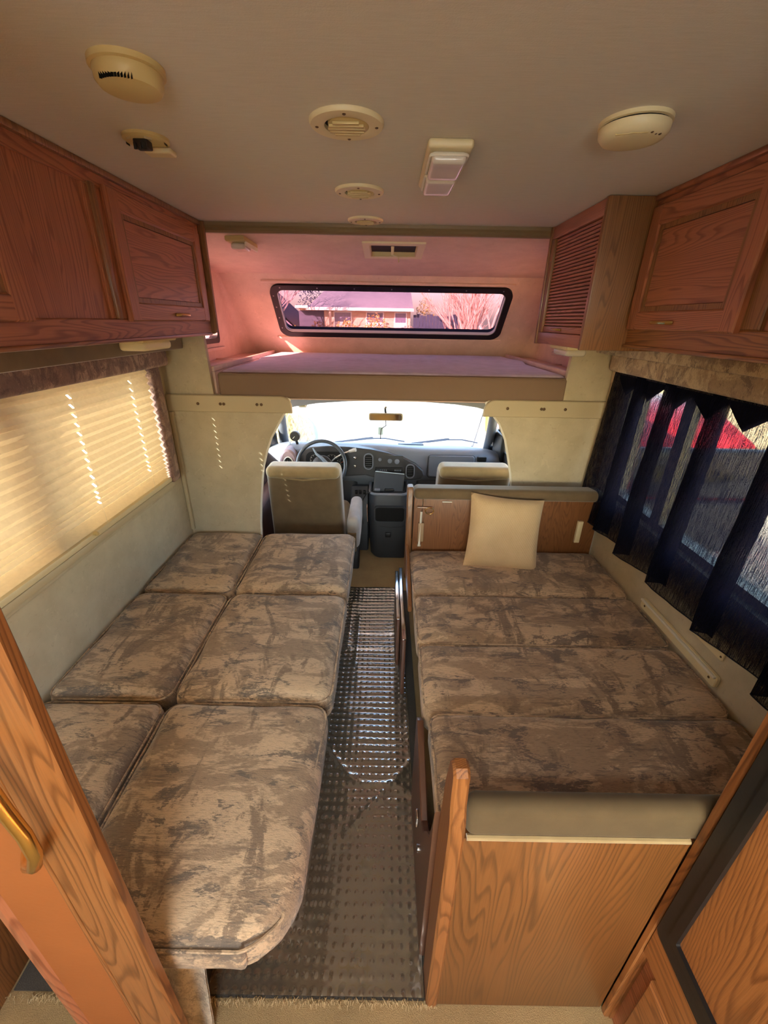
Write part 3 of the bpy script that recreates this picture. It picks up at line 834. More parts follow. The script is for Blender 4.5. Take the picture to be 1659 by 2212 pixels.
obj('piping', Geo().tube([(.163, .452, .735), (.575, .452, .735)], .006, 8), M_velourg, t)

# headboard of the dinette
t = thing('headboard', 'brown wooden dinette headboard with tan padded top', 'headboard', (.6, 1.99, .35))
obj('board', Geo().box(.155, XR - .012, 1.985, 2.003, .30, .775, .003), M_brownpanel, t)
obj('padded_top', Geo().rbox(.150, XR - .01, 1.965, 2.065, .765, .825, .026, 10), M_velour, t)
obj('post', Geo().extr([(1.955, .30), (2.03, .30), (2.03, .82), (2.02, .835), (1.975, .835), (1.965, .82), (1.945, .45)], MX, .118, .148, bev=.005), M_brownZ, t)
obj('side_rail', Geo().extr([(1.56, .38), (1.95, .38), (1.95, .50), (1.935, .52), (1.60, .425), (1.56, .41)], MX, .118, .136, bev=.003), M_brownZ, t)
# hardware on the headboard
k = obj('latch_tube', Geo().tube([(.195, 1.975, .70), (.191, 1.972, .50)], .006, 8), M_white, t)
obj('latch_plate', Geo().box(.182, .212, 1.968, 1.984, .525, .635, .002), plain('tan_plate', (168, 140, 108), .5), t)
obj('latch_rod', Geo().tube([(.20, 1.975, .79), (.198, 1.975, .69)], .0025, 6), M_chrome, t)
obj('latch_foot', Geo().box(.182, .200, 1.965, 1.982, .497, .505, .002), M_white, t)
obj('latch_pin', Geo().tube([(.172, 1.972, .725), (.25, 1.972, .722)], .004, 8), M_chrome, t)
obj('pull_ring', Geo().tube([(.235 + .022 * math.cos(a), 1.965, .708 + .018 * math.sin(a)) for a in [2 * PI * q / 16 for q in range(16)]], .0025, 6, closed=True), M_brass, t)
obj('latch_plate', Geo().box(1.018, 1.045, 1.968, 1.984, .535, .66, .002), M_cream, t)
obj('clip', Geo().box(.30, .35, 1.978, 1.985, .752, .757), M_white, t)
# stowed table leaves leaning in the aisle
for i, (x, za, y0, y1, lb) in enumerate(((.098, .335, 1.42, 2.00, 'dark wooden table leaf with bright metal edge stowed beside the dinette'), (.078, .30, 1.60, 2.02, 'narrow dark table leaf leaning against the stowed table leaf'))):
    q = thing('table_leaf', lb, 'table leaf', (x, 1.7, 0.0), 'stowed table leaves')
    obj('board', Geo().box(x - .008, x + .008, y0, y1, .0115, za, .002), M_edge, q)
    obj('metal_edge', Geo().box(x - .009, x + .009, y0, y1, za - .001, za + .006, .002), M_chrome, q)
# throw pillow
def pil(p, u, v, w): return p
def pillow():
    n = 22; g = Geo()
    W, H = .185, .185
    top, bot = [], []
    def f(sgn):
        def q(u, v):
            a, b = u * 2 - 1, v * 2 - 1
            ear = .020 * (a * a * b * b)
            th = .062 * (1 - a ** 4) ** .55 * (1 - b ** 4) ** .55 if abs(a) < 1 and abs(b) < 1 else 0
            pin = 1 - .06 * (1 - b * b) * abs(a) ** 3; pin2 = 1 - .06 * (1 - a * a) * abs(b) ** 3
            wr = .004 * mnoise.noise(Vector((a * 3, b * 3 + a * 2, sgn * 5))) + .0022 * mnoise.noise(Vector((a * 8 - b * 5, b * 6, 3)))
            return Vector((a * W * pin, sgn * (th + wr * (1 - max(a * a, b * b))), b * H * pin2))
        return q
    g.grid(f(-1), n, n); g.grid(f(1), n, n)
    R = Matrix.Rotation(math.radians(-24), 3, 'X') @ Matrix.Rotation(math.radians(5.5), 3, 'Y')
    return Geo().merge(g, lambda p: tuple(R @ Vector(p) + Vector((.602, 1.865, .640))))
def quilt():
    t_ = NT('cream_quilted_pillow_cloth')
    w = t_.n('ShaderNodeTexWave', {'Vector': t_.co((1, 1, 1), (0, .6, 0)), 'Scale': 34.0, 'Distortion': 1.4, 'Detail': 1.0}, wave_type='BANDS', bands_direction='X').outputs[1]
    w2 = t_.n('ShaderNodeTexWave', {'Vector': t_.co((1, 1, 1), (0, -.6, 0)), 'Scale': 34.0, 'Distortion': 1.4, 'Detail': 1.0}, wave_type='BANDS', bands_direction='X').outputs[1]
    t_.pbr(t_.ramp(t_.noise(t_.co(), 8, 3), [(.3, lin(208, 176, 132)), (.7, lin(220, 190, 146))]), .9, 0, t_.bump(t_.math('MULTIPLY', w, w2), .3, .004), **{'Sheen Weight': .2})
    return t_.m
M_quilt = quilt()
t = thing('throw_pillow', 'cream quilted square pillow leaning on the headboard', 'pillow', (.61, 1.86, .49))
obj('cover', pillow(), M_quilt, t, 60)

# navy curtain
t = thing('curtain', 'navy blue thin curtain hanging over the passenger side window', 'curtain', (1.06, 1.5, .66))
CB = [2.088, 1.85, 1.645, 1.385, 1.115, .845, .58]
CP = []
for k in range(6):
    ya, yb_ = CB[k], CB[k + 1]
    CP += [(0.0, ya + (.035 if k else 0)), (.10, ya - .004), (.45, ya + (yb_ - ya) * .35), (.80, ya + (yb_ - ya) * .75), (1.0, yb_ - .012), (.92, yb_ + .006)]
def curtain(u, v):
    f = u * (len(CP) - 1); i = min(int(f), len(CP) - 2); q = f - i
    a0, y0_ = CP[i]; a1, y1_ = CP[i + 1]
    qs = q * q * (3 - 2 * q) * .5 + q * .5
    dep = a0 + (a1 - a0) * qs; y = y0_ + (y1_ - y0_) * q
    D = .022 + .040 * v
    x = 1.112 - D * (1 - dep) - .006 * v + .008 * v * mnoise.noise(Vector((y * 6, v * 3, 1)))
    y += .014 * mnoise.noise(Vector((u * 9, v * 2.4, 8))) * v - .03 * (v - .5) * (1 - dep)
    z = 1.396 - (.735 + .010 * math.sin(u * 23)) * v
    return (min(x, 1.120), min(y, 2.090), z)
obj('cloth', Geo().grid(curtain, 420, 30), M_curtain, t, 60)
def shadow_strip(u, v):
    y = 2.08 - 1.49 * u
    q = (u * 8.5) % 1; sc = 1 - abs(q * 2 - 1)
    return (1.112 - .003 * math.sin(u * 40), y, 1.396 - (.030 + .065 * sc) * v)
obj('heading_shadow', Geo().grid(shadow_strip, 170, 3), plain('curtain_top_shadow', (14, 12, 18), .95), t)  # black zigzag sheet stands in for the shadow along the curtain top
obj('hem', Geo().merge(Geo().tube([curtain(i / 419, .998) for i in range(420)], .0022, 5)), plain('navy_hem', (14, 15, 26), .9), t)
obj('rod', Geo().tube([(1.112, .57, 1.388), (1.112, 2.085, 1.388)], .004, 8), M_white, t)
t = thing('window_valance', 'light tan printed padded valance above the navy curtain', 'valance', (1.09, 1.5, 1.39))
obj('top_board', Geo().rbox(1.058, XR - .002, .50, 2.105, 1.399, 1.475, .014, 10), M_camoVR, t)
obj('side_leg', Geo().rbox(1.095, XR - .002, 2.094, 2.130, .72, 1.40, .010, 10), M_camoVR, t)
obj('shelf_board', Geo().box(1.00, XR - .002, .50, 2.145, 1.475, 1.522, .006), M_camoVR, t)
# table rail on the wall
t = thing('wall_rail', 'long cream table rail screwed to the wall below the navy curtain', 'rail', (1.125, 1.27, .49))
obj('channel', Geo().extr(rrect(1.04, 1.49, .488, .535, .012, 3), MX, XR, XR - .016, bev=.003), M_cream, t)
obj('lip', Geo().box(XR - .024, XR - .014, 1.045, 1.485, .525, .534, .002), M_white, t)
for y in (1.07, 1.46): obj('screw', Geo().lathe([(.005, 0), (.004, .002), (.001, .003)], (XR - .016, y, .51), (-1, 0, 0), 8), M_brownscrew, t)
t = thing('wall_outlet_plate', 'small cream cover plate on the wall under the curtain hem', 'cover plate', (1.13, 1.10, .60))
obj('plate', Geo().extr(rrect(1.06, 1.22, .585, .665, .008, 3), MX, XR, XR - .006, bev=.002), M_cream, t)
for y in (1.07, 1.21): obj('screw', Geo().lathe([(.004, 0), (.003, .002), (.001, .003)], (XR - .006, y, .60), (-1, 0, 0), 8), M_brownscrew, t)

# tambour cabinet at the front
t = thing('tambour_cabinet', 'oak corner cabinet with ribbed roll shutter beside the bunk', 'cabinet', (.9, 1.9, 1.52))
FX = .705
obj('body', Geo().box(FX + .03, XR - .002, 1.652, 2.128, 1.53, ZC - .002), M_brownZ, t)
obj('side_panel', Geo().box(FX - .004, XR - .002, 1.632, 1.652, 1.512, ZC - .001, .003), M_brownZ, t)
obj('end_panel', Geo().box(FX - .006, XR - .002, 2.128, 2.149, 1.512, ZC - .001, .003), M_brownZ, t)
obj('top_rail', Geo().box(FX, FX + .03, 1.652, 2.128, 1.925, ZC - .002, .003), M_slat, t)
obj('bottom_rail', Geo().box(FX, FX + .03, 1.652, 2.128, 1.516, 1.562, .003), M_slat, t)
obj('guide', Geo().box(FX - .002, FX + .022, 2.088, 2.128, 1.562, 1.925, .004), M_brownZ, t)
obj('guide', Geo().box(FX - .002, FX + .022, 1.652, 1.662, 1.562, 1.925, .003), M_redZ, t)
nsl = 27
sh = None
pitch_s = (1.925 - 1.590) / nsl
gs = Geo().extr([(1.662, 0), (2.088, 0), (2.088, pitch_s - .0022), (1.662, pitch_s - .0022)], MX, .018, .008, bev=.003)
ms = None
for k in range(nsl):
    if ms is None:
        o = obj('slat', Geo().merge(gs, lambda p: (p[0] + FX, p[1], p[2] + 1.590)), M_slat, t); ms = o.data; z_first = 1.590
    else:
        o = bpy.data.objects.new('slat', ms); COL.objects.link(o); o.parent = t; o.location = (0, 0, k * pitch_s)
obj('backing', Geo().box(FX + .018, FX + .024, 1.655, 2.12, 1.56, 1.93), M_dark, t)
lift = obj('lift_bar', Geo().box(FX + .006, FX + .018, 1.662, 2.088, 1.563, 1.588, .003), M_slat, t)
obj('handle', Geo().tube([(FX + .006, 1.87, 1.576), (FX - .008, 1.88, 1.576), (FX - .010, 1.91, 1.576), (FX - .008, 1.94, 1.576), (FX + .006, 1.95, 1.576)], .005, 8), M_brass, lift)
# overhead cabinets
xf = .862
t = thing('overhead_cabinet', 'oak overhead cabinet above the navy curtain', 'cabinet', (1.0, 1.0, 1.53))
obj('body', Geo().box(xf + .012, XR - .002, .46, 1.630, 1.552, ZC - .002), M_redZ, t)
obj('top_rail', Geo().extr([(.46, 1.930), (1.630, 1.930), (1.630, ZC - .002), (.46, ZC - .002)], MX, xf + .012, xf - .004, bev=.003), M_redY, t)
obj('crown_strip', Geo().box(xf - .016, xf, .46, 1.630, 1.958, ZC - .001, .004), M_redY, t)
obj('bottom_rail', Geo().extr([(.46, 1.532), (1.630, 1.532), (1.630, 1.592), (.46, 1.592)], MX, xf + .014, xf - .004, bev=.003), M_oakY, t)
obj('edge_strip', Geo().box(xf - .014, xf + .03, .46, 1.630, 1.524, 1.536, .003), M_oakY, t)
obj('stile', Geo().extr([(1.06, 1.592), (1.13, 1.592), (1.13, 1.93), (1.06, 1.93)], MX, xf + .012, xf - .004, bev=.003), M_brownZ, t)
obj('filler_panel', Geo().box(xf + .006, xf + .014, .70, 1.065, 1.59, 1.932), M_redZ, t)
panel_door(t, xf - .001, -1, 1.115, 1.615, 1.585, 1.938, M_redZ, M_redY, 1.405, 1.607)
panel_door(t, xf - .001, -1, .47, .70, 1.585, 1.938, M_redZ, M_redY, .58, 1.607)
t = thing('under_cabinet_light', 'small lamp under the roll shutter cabinet', 'lamp', (.81, 1.99, 1.51))
obj('housing', Geo().rbox(.76, .87, 1.90, 2.10, 1.496, 1.513, .006, 6), M_cream, t)
obj('lens', Geo().rbox(.77, .86, 1.92, 2.08, 1.470, 1.499, .014, 6), M_lens, t)

# refrigerator in its oak cabinet
t = thing('refrigerator_cabinet', 'oak cabinet housing around the refrigerator', 'cabinet', (.85, .0, 0))
obj('end_panel', Geo().box(.592, XR - .004, .430, .448, .0, 1.95, .003), M_oakZ, t)
obj('face_stile', Geo().extr([(.434, .0), (.4505, .0), (.4505, 1.95), (.434, 1.95)], MX, .600, .580, bev=.003), M_oakZ, t)
obj('lower_rail', Geo().extr([(-.45, .36), (.434, .36), (.434, .470), (-.45, .470)], MX, .600, .581, bev=.003), M_oakY, t)
obj('drawer_front', Geo().extr([(-.40, .075), (.392, .075), (.392, .345), (-.40, .345)], MX, .600, .574, bev=.006), M_oakY, t)
obj('toe_board', Geo().box(.60, .615, -.45, .434, .0, .36), M_redY, t)
obj('body', Geo().box(.615, XR - .004, -.45, .430, .0, 1.95), M_oakZ, t)
t = thing('refrigerator', 'black framed refrigerator door with oak insert panel', 'refrigerator', (.58, .1, .46))
FRp = lambda a, b, d: (d, a, b)
obj('door_frame', Geo().ring(rrect(-.42, .424, .475, 1.42, .012, 3), rrect(-.378, .388, .525, 1.37, .006, 3), MX, .598, .571), M_rubber, t)
obj('insert_panel', Geo().box(.576, .594, -.40, .41, .50, 1.39), M_oakZ, t)
obj('gasket', Geo().ring(rrect(-.388, .398, .515, 1.38, .006, 3), rrect(-.372, .382, .531, 1.364, .004, 3), MX, .58, .568), M_black, t)
# ------------------------------------------------------------------ ceiling fittings
def vent(x, y, r, label):
    t = thing('ceiling_vent', label, 'vent', (x, y, ZC - .012), 'round ceiling vents')
    obj('flange', Geo().lathe([(r, 0), (r, -.004), (r * .96, -.008), (r * .66, -.010), (r * .60, -.008), (r * .60, -.001), (r * .60, 0)], (x, y, ZC), (0, 0, 1), 40, cap=False), M_cream, t)
    obj('throat', Geo().lathe([(r * .61, -.0005), (.001, -.0008)], (x, y, ZC), (0, 0, 1), 32), M_dark, t)
    lo = obj('damper', Geo().lathe([(r * .56, -.002), (r * .55, -.006), (r * .5, -.009), (.001, -.011)], (x + .004, y + .002, ZC), (0, .04, 1), 32), M_creamd, t)
    for k in range(5):
        yy = (-.36 + .18 * k) * r; hw = math.sqrt(max(0, (.5 * r) ** 2 - yy ** 2))
        obj('louvre', Geo().box(x - hw, x + hw, y + yy - .003, y + yy + .003, ZC - .014, ZC - .009, .001), M_creamd, t)
    for a in range(4):
        q = a * PI / 2
        obj('screw', Geo().lathe([(.004, 0), (.003, .0015), (.001, .002)], (x + .8 * r * math.cos(q), y + .8 * r * math.sin(q), ZC - .009), (0, 0, -1), 8), M_brownscrew, t)
vent(-.092, 1.130, .078, 'round cream ceiling vent with tilted damper, farthest from the moulding strip')
vent(-.096, 1.636, .078, 'round cream ceiling vent, middle one of the three on the ceiling')
vent(-.097, 2.062, .073, 'round cream ceiling vent right next to the moulding strip')
# smoke alarm
cx, cy = -.437, .930
t = thing('smoke_alarm', 'yellowed round smoke alarm with slotted rim on the ceiling', 'smoke alarm', (cx, cy, ZC - .05))
obj('base_ring', Geo().lathe([(.058, 0), (.058, -.008), (.052, -.010), (.05, -.010)], (cx, cy, ZC), (0, 0, 1), 36, cap=False), M_creamd, t)
obj('cover', Geo().lathe([(.050, -.004), (.053, -.010), (.052, -.024), (.047, -.031), (.036, -.034), (.001, -.035)], (cx, cy, ZC), (0, 0, 1), 36), M_creamd, t)
for k in range(12):
    a = math.radians(60 + 60 * k / 11)
    obj('slot', Geo().merge(Geo().box(-.0022, .0022, -.0012, .0012, -.0055, .0055), lambda p, a=a: (cx + .0495 * math.cos(a) - p[0] * math.sin(a), cy - .0495 * math.sin(a) + p[0] * math.cos(a), ZC - .0275 + p[2])), M_dark, t)
# detector base left open with a battery plug
cx, cy = -.566, 1.235
t = thing('detector_mount', 'opened cream detector mount with black connector on the ceiling', 'detector mount', (cx, cy, ZC - .03))
obj('base_plate', Geo().lathe([(.050, 0), (.050, -.006), (.044, -.010), (.030, -.010)], (cx, cy, ZC), (0, 0, 1), 28), M_creamd, t)
for k in range(6):
    a = k * PI / 3
    obj('tab', Geo().merge(Geo().box(-.008, .008, -.003, .003, -.014, -.004, .001), lambda p, a=a: (cx + .044 * math.cos(a) - p[0] * math.sin(a), cy + .044 * math.sin(a) + p[0] * math.cos(a), ZC + p[2])), M_cream, t)
obj('connector', Geo().box(cx - .018, cx + .014, cy - .030, cy - .002, ZC - .026, ZC - .009, .003), M_black, t)
for k in range(3): obj('pin', Geo().box(cx - .016 + k * .011, cx - .010 + k * .011, cy - .033, cy - .029, ZC - .030, ZC - .018), M_black, t)
obj('hinged_lid', Geo().rbox(cx - .02, cx + .045, cy + .02, cy + .055, ZC - .022, ZC - .010, .005, 4), M_cream, t)
# carbon monoxide alarm
cx, cy = .497, 1.105
t = thing('gas_alarm', 'oval cream gas alarm on the ceiling near the roll shutter cabinet', 'gas alarm', (cx, cy, ZC - .05))
obj('base_ring', Geo().lathe([(.069, 0), (.069, -.007), (.063, -.008)], (cx, cy, ZC), (0, 0, 1), 36, cap=False), M_cream, t)
obj('gap', Geo().lathe([(.062, -.006), (.062, -.012)], (cx, cy, ZC), (0, 0, 1), 36), M_dark, t)
obj('cover', Geo().lathe([(.060, -.010), (.067, -.011), (.066, -.022), (.058, -.031), (.046, -.034), (.001, -.035)], (cx, cy, ZC), (0, 0, 1), 36), M_cream, t)
obj('ridge', Geo().tube([(cx - .048, cy - .030, ZC - .030), (cx - .02, cy - .046, ZC - .031), (cx + .006, cy - .050, ZC - .031)], .003, 6), M_creamd, t)
for q in ((.014, -.050), (.034, -.041), (.025, -.043)):
    obj('indicator', Geo().lathe([(.004, 0), (.003, .002), (.001, .003)], (cx + q[0], cy + q[1], ZC - .0305), (0, -.5, -.85), 8), M_brownscrew, t)
# twin lens ceiling light
t = thing('ceiling_light', 'twin lens rectangular ceiling light with cream frame', 'lamp', (.137, 1.37, ZC - .04))
obj('base', Geo().rbox(.085, .190, 1.200, 1.530, ZC - .018, ZC, .008, 6), M_cream, t)
for (a, b) in ((1.225, 1.365), (1.380, 1.515)):
    l = obj('lens', Geo().rbox(.097, .178, a, b, ZC - .040, ZC - .014, .010, 6), M_lens, t)
    obj('rim', Geo().tube([(p_, q_, ZC - .024) for p_, q_ in rrect(.094, .181, a - .003, b + .003, .012, 4)], .0035, 6, closed=True), M_white, l)  # white tube stands in for the bright highlight round the lens
# bunk dome lamp
def ontop(x, y): return 1.945 - .0966 * (y - 2.17)
t = thing('bunk_lamp', 'small cream wedge lamp on the bunk ceiling', 'lamp', (-.70, 2.30, 1.88))
obj('housing', Geo().extr([(-.745, 2.235), (-.655, 2.225), (-.635, 2.37), (-.725, 2.385)], lambda a, b, d: (a, b, ontop(a, b) + d), 0, -.022, bev=.004), M_creamd, t)
obj('lens', Geo().rbox(-.728, -.660, 2.25, 2.345, ontop(0, 2.3) - .045, ontop(0, 2.3) - .018, .012, 6), M_lens, t)
obj('lens_band', Geo().extr([(-.66, 2.245), (-.652, 2.245), (-.632, 2.36), (-.642, 2.362)], lambda a, b, d: (a, b, ontop(a, b) + d), -.02, -.036), M_white, t)
# roof hatch
t = thing('roof_hatch', 'small screened roof hatch with crank handle in the bunk ceiling', 'hatch', (.025, 2.43, 1.9))
oc = [(-.125, 2.285), (.175, 2.285), (.175, 2.585), (-.125, 2.585)]
obj('flange', Geo().ring([(-.125, 2.29), (.175, 2.29), (.175, 2.58), (-.125, 2.58)], [(-.092, 2.328), (.142, 2.328), (.142, 2.542), (-.092, 2.542)], cslope, -.008, .002), M_cream, t)
obj('collar', Geo().ring([(-.0945, 2.326), (.1445, 2.326), (.1445, 2.544), (-.0945, 2.544)], [(-.086, 2.334), (.136, 2.334), (.136, 2.536), (-.086, 2.536)], cslope, -.006, .075), M_creamd, t)
obj('dark_screen', Geo().extr([(-.09, 2.33), (.14, 2.33), (.14, 2.54), (-.09, 2.54)], cslope, .014, .019), plain('dark_hatch_screen', (40, 30, 34), .6), t)
obj('lid', Geo().extr([(-.14, 2.28), (.19, 2.28), (.19, 2.59), (-.14, 2.59)], cslope, .085, .10, bev=.003), M_white, t)
cr = obj('crank_boss', Geo().lathe([(.014, .05), (.014, .02), (.008, .012), (.007, -.022)], cslope(.02, 2.44, 0), (0, 0, 1), 14), M_cream, t)
p = cslope(.02, 2.44, -.02)
obj('crank_handle', Geo().tube([p, (p[0] + .03, p[1] - .01, p[2] - .012), (p[0] + .032, p[1] - .012, p[2] - .034)], .004, 8), M_cream, cr)

# ------------------------------------------------------------------ bunk
t = thing('bunk_mattress', 'bunk mattress with lavender skylight in its colour and brown cloth front edge', 'mattress', (.03, 2.8, 1.235))
def mfn(p, u, v, w):
    if w < 0 and p.y > 3.08: p.z += (p.y - 3.08) * .27
    if w > .5:
        p.z += .006 * mnoise.noise(Vector((p.x * 3, p.y * 3, 2))) - .03 * max(0, v) * .3
        if p.y > 2.83: p.z += .012 * min(1, (p.y - 2.83) / .03)
    return p
obj('mattress', Geo().rbox(-.83, .895, 2.172, 3.45, 1.237, 1.362, .025, 40, mfn), M_matt, t, 60)
obj('front_cloth', Geo().rbox(-.838, .898, 2.148, 2.20, 1.232, 1.354, .016, 20), M_mattside, t)
obj('seam', Geo().tube([(-.82 + .017 * k, 2.147, 1.349 + .0015 * math.sin(k * .7)) for k in range(101)], .003, 6), M_mattside, t)
for sgn, x0, x1, lb in ((-1, XL + .002, -.865, 'pale boxed ledge beside the bunk mattress on the driver side'), (1, .915, XR - .002, 'pale boxed ledge beside the bunk mattress on the passenger side')):
    q = thing('bunk_ledge', lb, 'ledge', ((x0 + x1) / 2, 2.85, 1.236))
    obj('box', Geo().box(x0, x1, 2.20, 3.08, 1.237, 1.352, .004).box(x0, x1, 3.08, 3.44, 1.335, 1.352, .002), M_wallc, q)
    obj('lip', Geo().box(x1 - .02 if sgn < 0 else x0, x1 if sgn < 0 else x0 + .02, 2.20, 3.44, 1.352, 1.378, .004), M_wallc, q)
    obj('batten', Geo().box(x0, x1, 2.86, 2.875, 1.352, 1.360, .002), M_wallc, q)

# ------------------------------------------------------------------ floor runner
def rug(u, v):
    x = -.46 + .62 * u; y = .455 + 1.80 * v
    return (x, y, .006 + .001 * mnoise.noise(Vector((x * 20, y * 20, 0))))
g = Geo().grid(rug, 30, 80)
g.add([(p[0], p[1], .0005) for p in g.v], [f[::-1] for f in g.f])
tr = thing('carpet_runner', 'dark grey carpet strip on the floor between the beds', 'carpet', (-.15, 1.3, 0))
obj('pile', g, M_carpetg, tr)
rnd = random.Random(3)
fr_g = Geo()
for k in range(420):
    x = rnd.uniform(-.95, .15); y = .452 + rnd.uniform(-.004, .006)
    l = rnd.uniform(.006, .016); a = rnd.uniform(-.9, .9)
    fr_g.tube([(x, y, .006), (x + l * .5 * math.sin(a), y - l * .5, .010 + rnd.uniform(0, .004)), (x + l * math.sin(a), y - l, rnd.uniform(.003, .010))], [.0011, .001, .0006], 4)
fo = obj('frayed_edge', fr_g, plain('frayed_carpet_yarn', (196, 176, 134), .9), tr); fo['kind'] = 'stuff'
tag(obj('carpet_offcut', Geo().box(-.94, -.465, .46, .62, .0005, .007, .002), M_carpetg), 'grey carpet offcut on the floor beside the wooden plinth', 'carpet')
# clear ribbed vinyl protector: rows of nubs, creases where it has lain folded
def runner():
    nx, ny = 150, 560
    x0, x1, y0, y1 = -.44, .122, .458, 2.282
    g = Geo()
    xs = [x0 + (x1 - x0) * i / nx for i in range(nx + 1)]
    px_, py_ = .0255, .0300
    for j in range(ny + 1):
        y = y0 + (y1 - y0) * j / ny
        fade = min(1, max(0, (y - .80) / .40))
        far = min(1, max(0, (y - 1.0) / .4))
        for x in xs:
            xx = x + .02 * (1 - y) * .15
            e = 1 - min(1, max(0, (x - .075) / .01)) if x > .075 else 1
            cxx = (x / px_) % 1 - .5; cyy = (y / py_) % 1 - .5
            nub = .0022 * math.exp(-((cxx * px_) ** 2 + (cyy * py_) ** 2) / .0055 ** 2)
            ridge = .0042 * fade * math.exp(-(cyy * py_) ** 2 / .0075 ** 2) * e * (.55 + .45 * mnoise.noise(Vector((x * 3, y * 5, 4))))
            wav = .0032 * fade * mnoise.noise(Vector((x * 4.2, y * 6.5, 0))) + .0022 * mnoise.noise(Vector((x * 11, y * 9, 7)))
            crease = 0
            dd = abs((x + .02) * .8 + (y - 1.02) * 1.0 - .06 * math.sin(x * 14)); crease += .003 * math.exp(-(dd / .018) ** 2) * min(1, max(0, (1.2 - y) / .1)) * min(1, max(0, (y - .75) / .1))
            dd = abs((x - .02) * -1.1 + (y - .98)); crease += .003 * math.exp(-(dd / .018) ** 2) * min(1, max(0, (y - .8) / .1))
            for (cyr, wr) in ((1.74, .10), (1.86, .15), (1.98, .20)):
                q = max(abs(x + .03) / wr, abs(y - cyr - .05) / .20)
                crease += .0025 * math.exp(-((q - 1) / .05) ** 2) * (1 if y > 1.6 else 0)
            g.v.append((xx, y, .0105 + nub + ridge + wav + crease))
    for j in range(ny):
        for i in range(nx):
            a = j * (nx + 1) + i
            g.f.append((a, a + 1, a + nx + 2, a + nx + 1))
    return g
tv = thing('vinyl_floor_runner', 'shiny ribbed vinyl floor runner lying on the grey carpet', 'floor runner', (-.15, 1.37, .007))
obj('sheet', runner(), M_runner, tv, 180)
obj('edge_bead', Geo().tube([(.122 + .02 * (1 - y) * .15, y, .010) for y in [.458 + 1.824 * k / 30 for k in range(31)]], .003, 6), M_runner, tv)
# oversewn carpet dots along the matting near the viewer
dg = Geo()
for j in range(9):
    for i in range(22):
        x = -.43 + i * .0255 + rnd.uniform(-.003, .003); y = .47 + j * .03 + rnd.uniform(-.003, .003)
# ------------------------------------------------------------------ cab
t = thing('dashboard', 'grey moulded dashboard with dark oval instrument panel', 'dashboard', (0, 3.1, .4))
prof_r = [(3.40, .655), (3.25, .700), (3.05, .745), (2.96, .748), (2.915, .725), (2.895, .66), (2.895, .58), (2.915, .54), (2.97, .50), (3.02, .38), (3.40, .36)]
g = Geo()
NXD = 36
def dprof(x):
    k = min(1, max(0, (.38 - x) / .5)); k = k * k * (3 - 2 * k)
    edge = min(1, max(0, (abs(x) - .62) / .23))
    out = []
    for (y, z) in prof_r:
        yy = y; zz = z
        if z > .70: zz = z + .035 * k * (1 if y < 3.1 else .2)
        if y < 3.1: yy = y - .045 * k + .05 * edge
        zz -= .045 * edge * edge * (1 if z > .6 else 0)
        out.append((yy, zz))
    return out
n = len(prof_r)
for i in range(NXD + 1):
    x = -.86 + 1.73 * i / NXD
    for (y, z) in dprof(x): g.v.append((x, y, z))
for i in range(NXD):
    for k in range(n):
        g.f.append((i * n + k, i * n + (k + 1) % n, (i + 1) * n + (k + 1) % n, (i + 1) * n + k))
g.f.append(tuple(range(n))); g.f.append(tuple(NXD * n + k for k in range(n))[::-1])
obj('body', g, M_dash, t, 50)
DF = 2.842   # plane of the instrument bezel
bez = [(-.62, .70), (-.60, .755), (-.52, .785), (-.40, .795), (-.25, .79), (-.10, .775), (.02, .75), (.14, .71), (.22, .67), (.275, .62), (.285, .585), (.26, .558), (.20, .548), (.08, .552), (-.05, .562), (-.14, .585), (-.25, .575), (-.45, .56), (-.60, .58)]
bz = obj('instrument_bezel', Geo().extr(bez, lambda a, b, d: (a, d + .12 * max(0, .74 - b) * .0 + .05 * max(0, a + .1) ** 1.2, b), DF, DF + .09, bev=.006), M_dashd, t)
byy = lambda a: DF + .05 * max(0, a + .1) ** 1.2 - .001
obj('cluster_glass', Geo().extr(rrect(-.56, -.25, .625, .755, .05, 5), MY, DF - .002, DF + .004), M_black, bz)
for (a, b, rr) in ((-.485, .69, .045), (-.375, .69, .045), (-.295, .685, .026)):
    obj('gauge_ring', Geo().tube([(a + rr * math.cos(q), DF - .003, b + rr * math.sin(q)) for q in [2 * PI * k / 24 for k in range(24)]], .0016, 5, closed=True), plain('grey_print', (90, 88, 86), .6), bz)
    obj('needle', Geo().tube([(a, DF - .004, b), (a - rr * .6, DF - .004, b - rr * .35)], .0015, 5), plain('orange_needle', (180, 80, 40), .5), bz)
    for k in range(9):
        q = math.radians(-30 + 240 * k / 8)
        obj('tick', Geo().tube([(a + rr * .8 * math.cos(q), DF - .003, b + rr * .8 * math.sin(q)), (a + rr * .93 * math.cos(q), DF - .003, b + rr * .93 * math.sin(q))], .0011, 4), M_white, bz)
def airvent(a0, a1, b0, b1, parent, r):
    y = byy((a0 + a1) / 2)
    v = obj('air_vent', Geo().ring(rrect(a0, a1, b0, b1, r), rrect(a0 + .007, a1 - .007, b0 + .007, b1 - .007, r - .006), MY, y - .010, y + .004), M_dash, parent)
    obj('vent_throat', Geo().extr(rrect(a0 + .004, a1 - .004, b0 + .004, b1 - .004, r - .005), MY, y - .002, y + .003), M_dark, v)
    nv = 7
    for k in range(nv):
        z = b0 + .014 + (b1 - b0 - .028) * k / (nv - 1)
        obj('vent_louvre', Geo().box(a0 + .012, a1 - .012, y - .007, y - .003, z - .003, z + .003, .001), M_dashd, v)
airvent(-.150, -.082, .630, .750, bz, .032)
airvent(.150, .215, .565, .672, bz, .03)
ctl = obj('control_plate', Geo().extr(rrect(-.065, .13, .668, .735, .008), MY, byy(.03) - .004, byy(.03) + .004), M_dashd, bz)
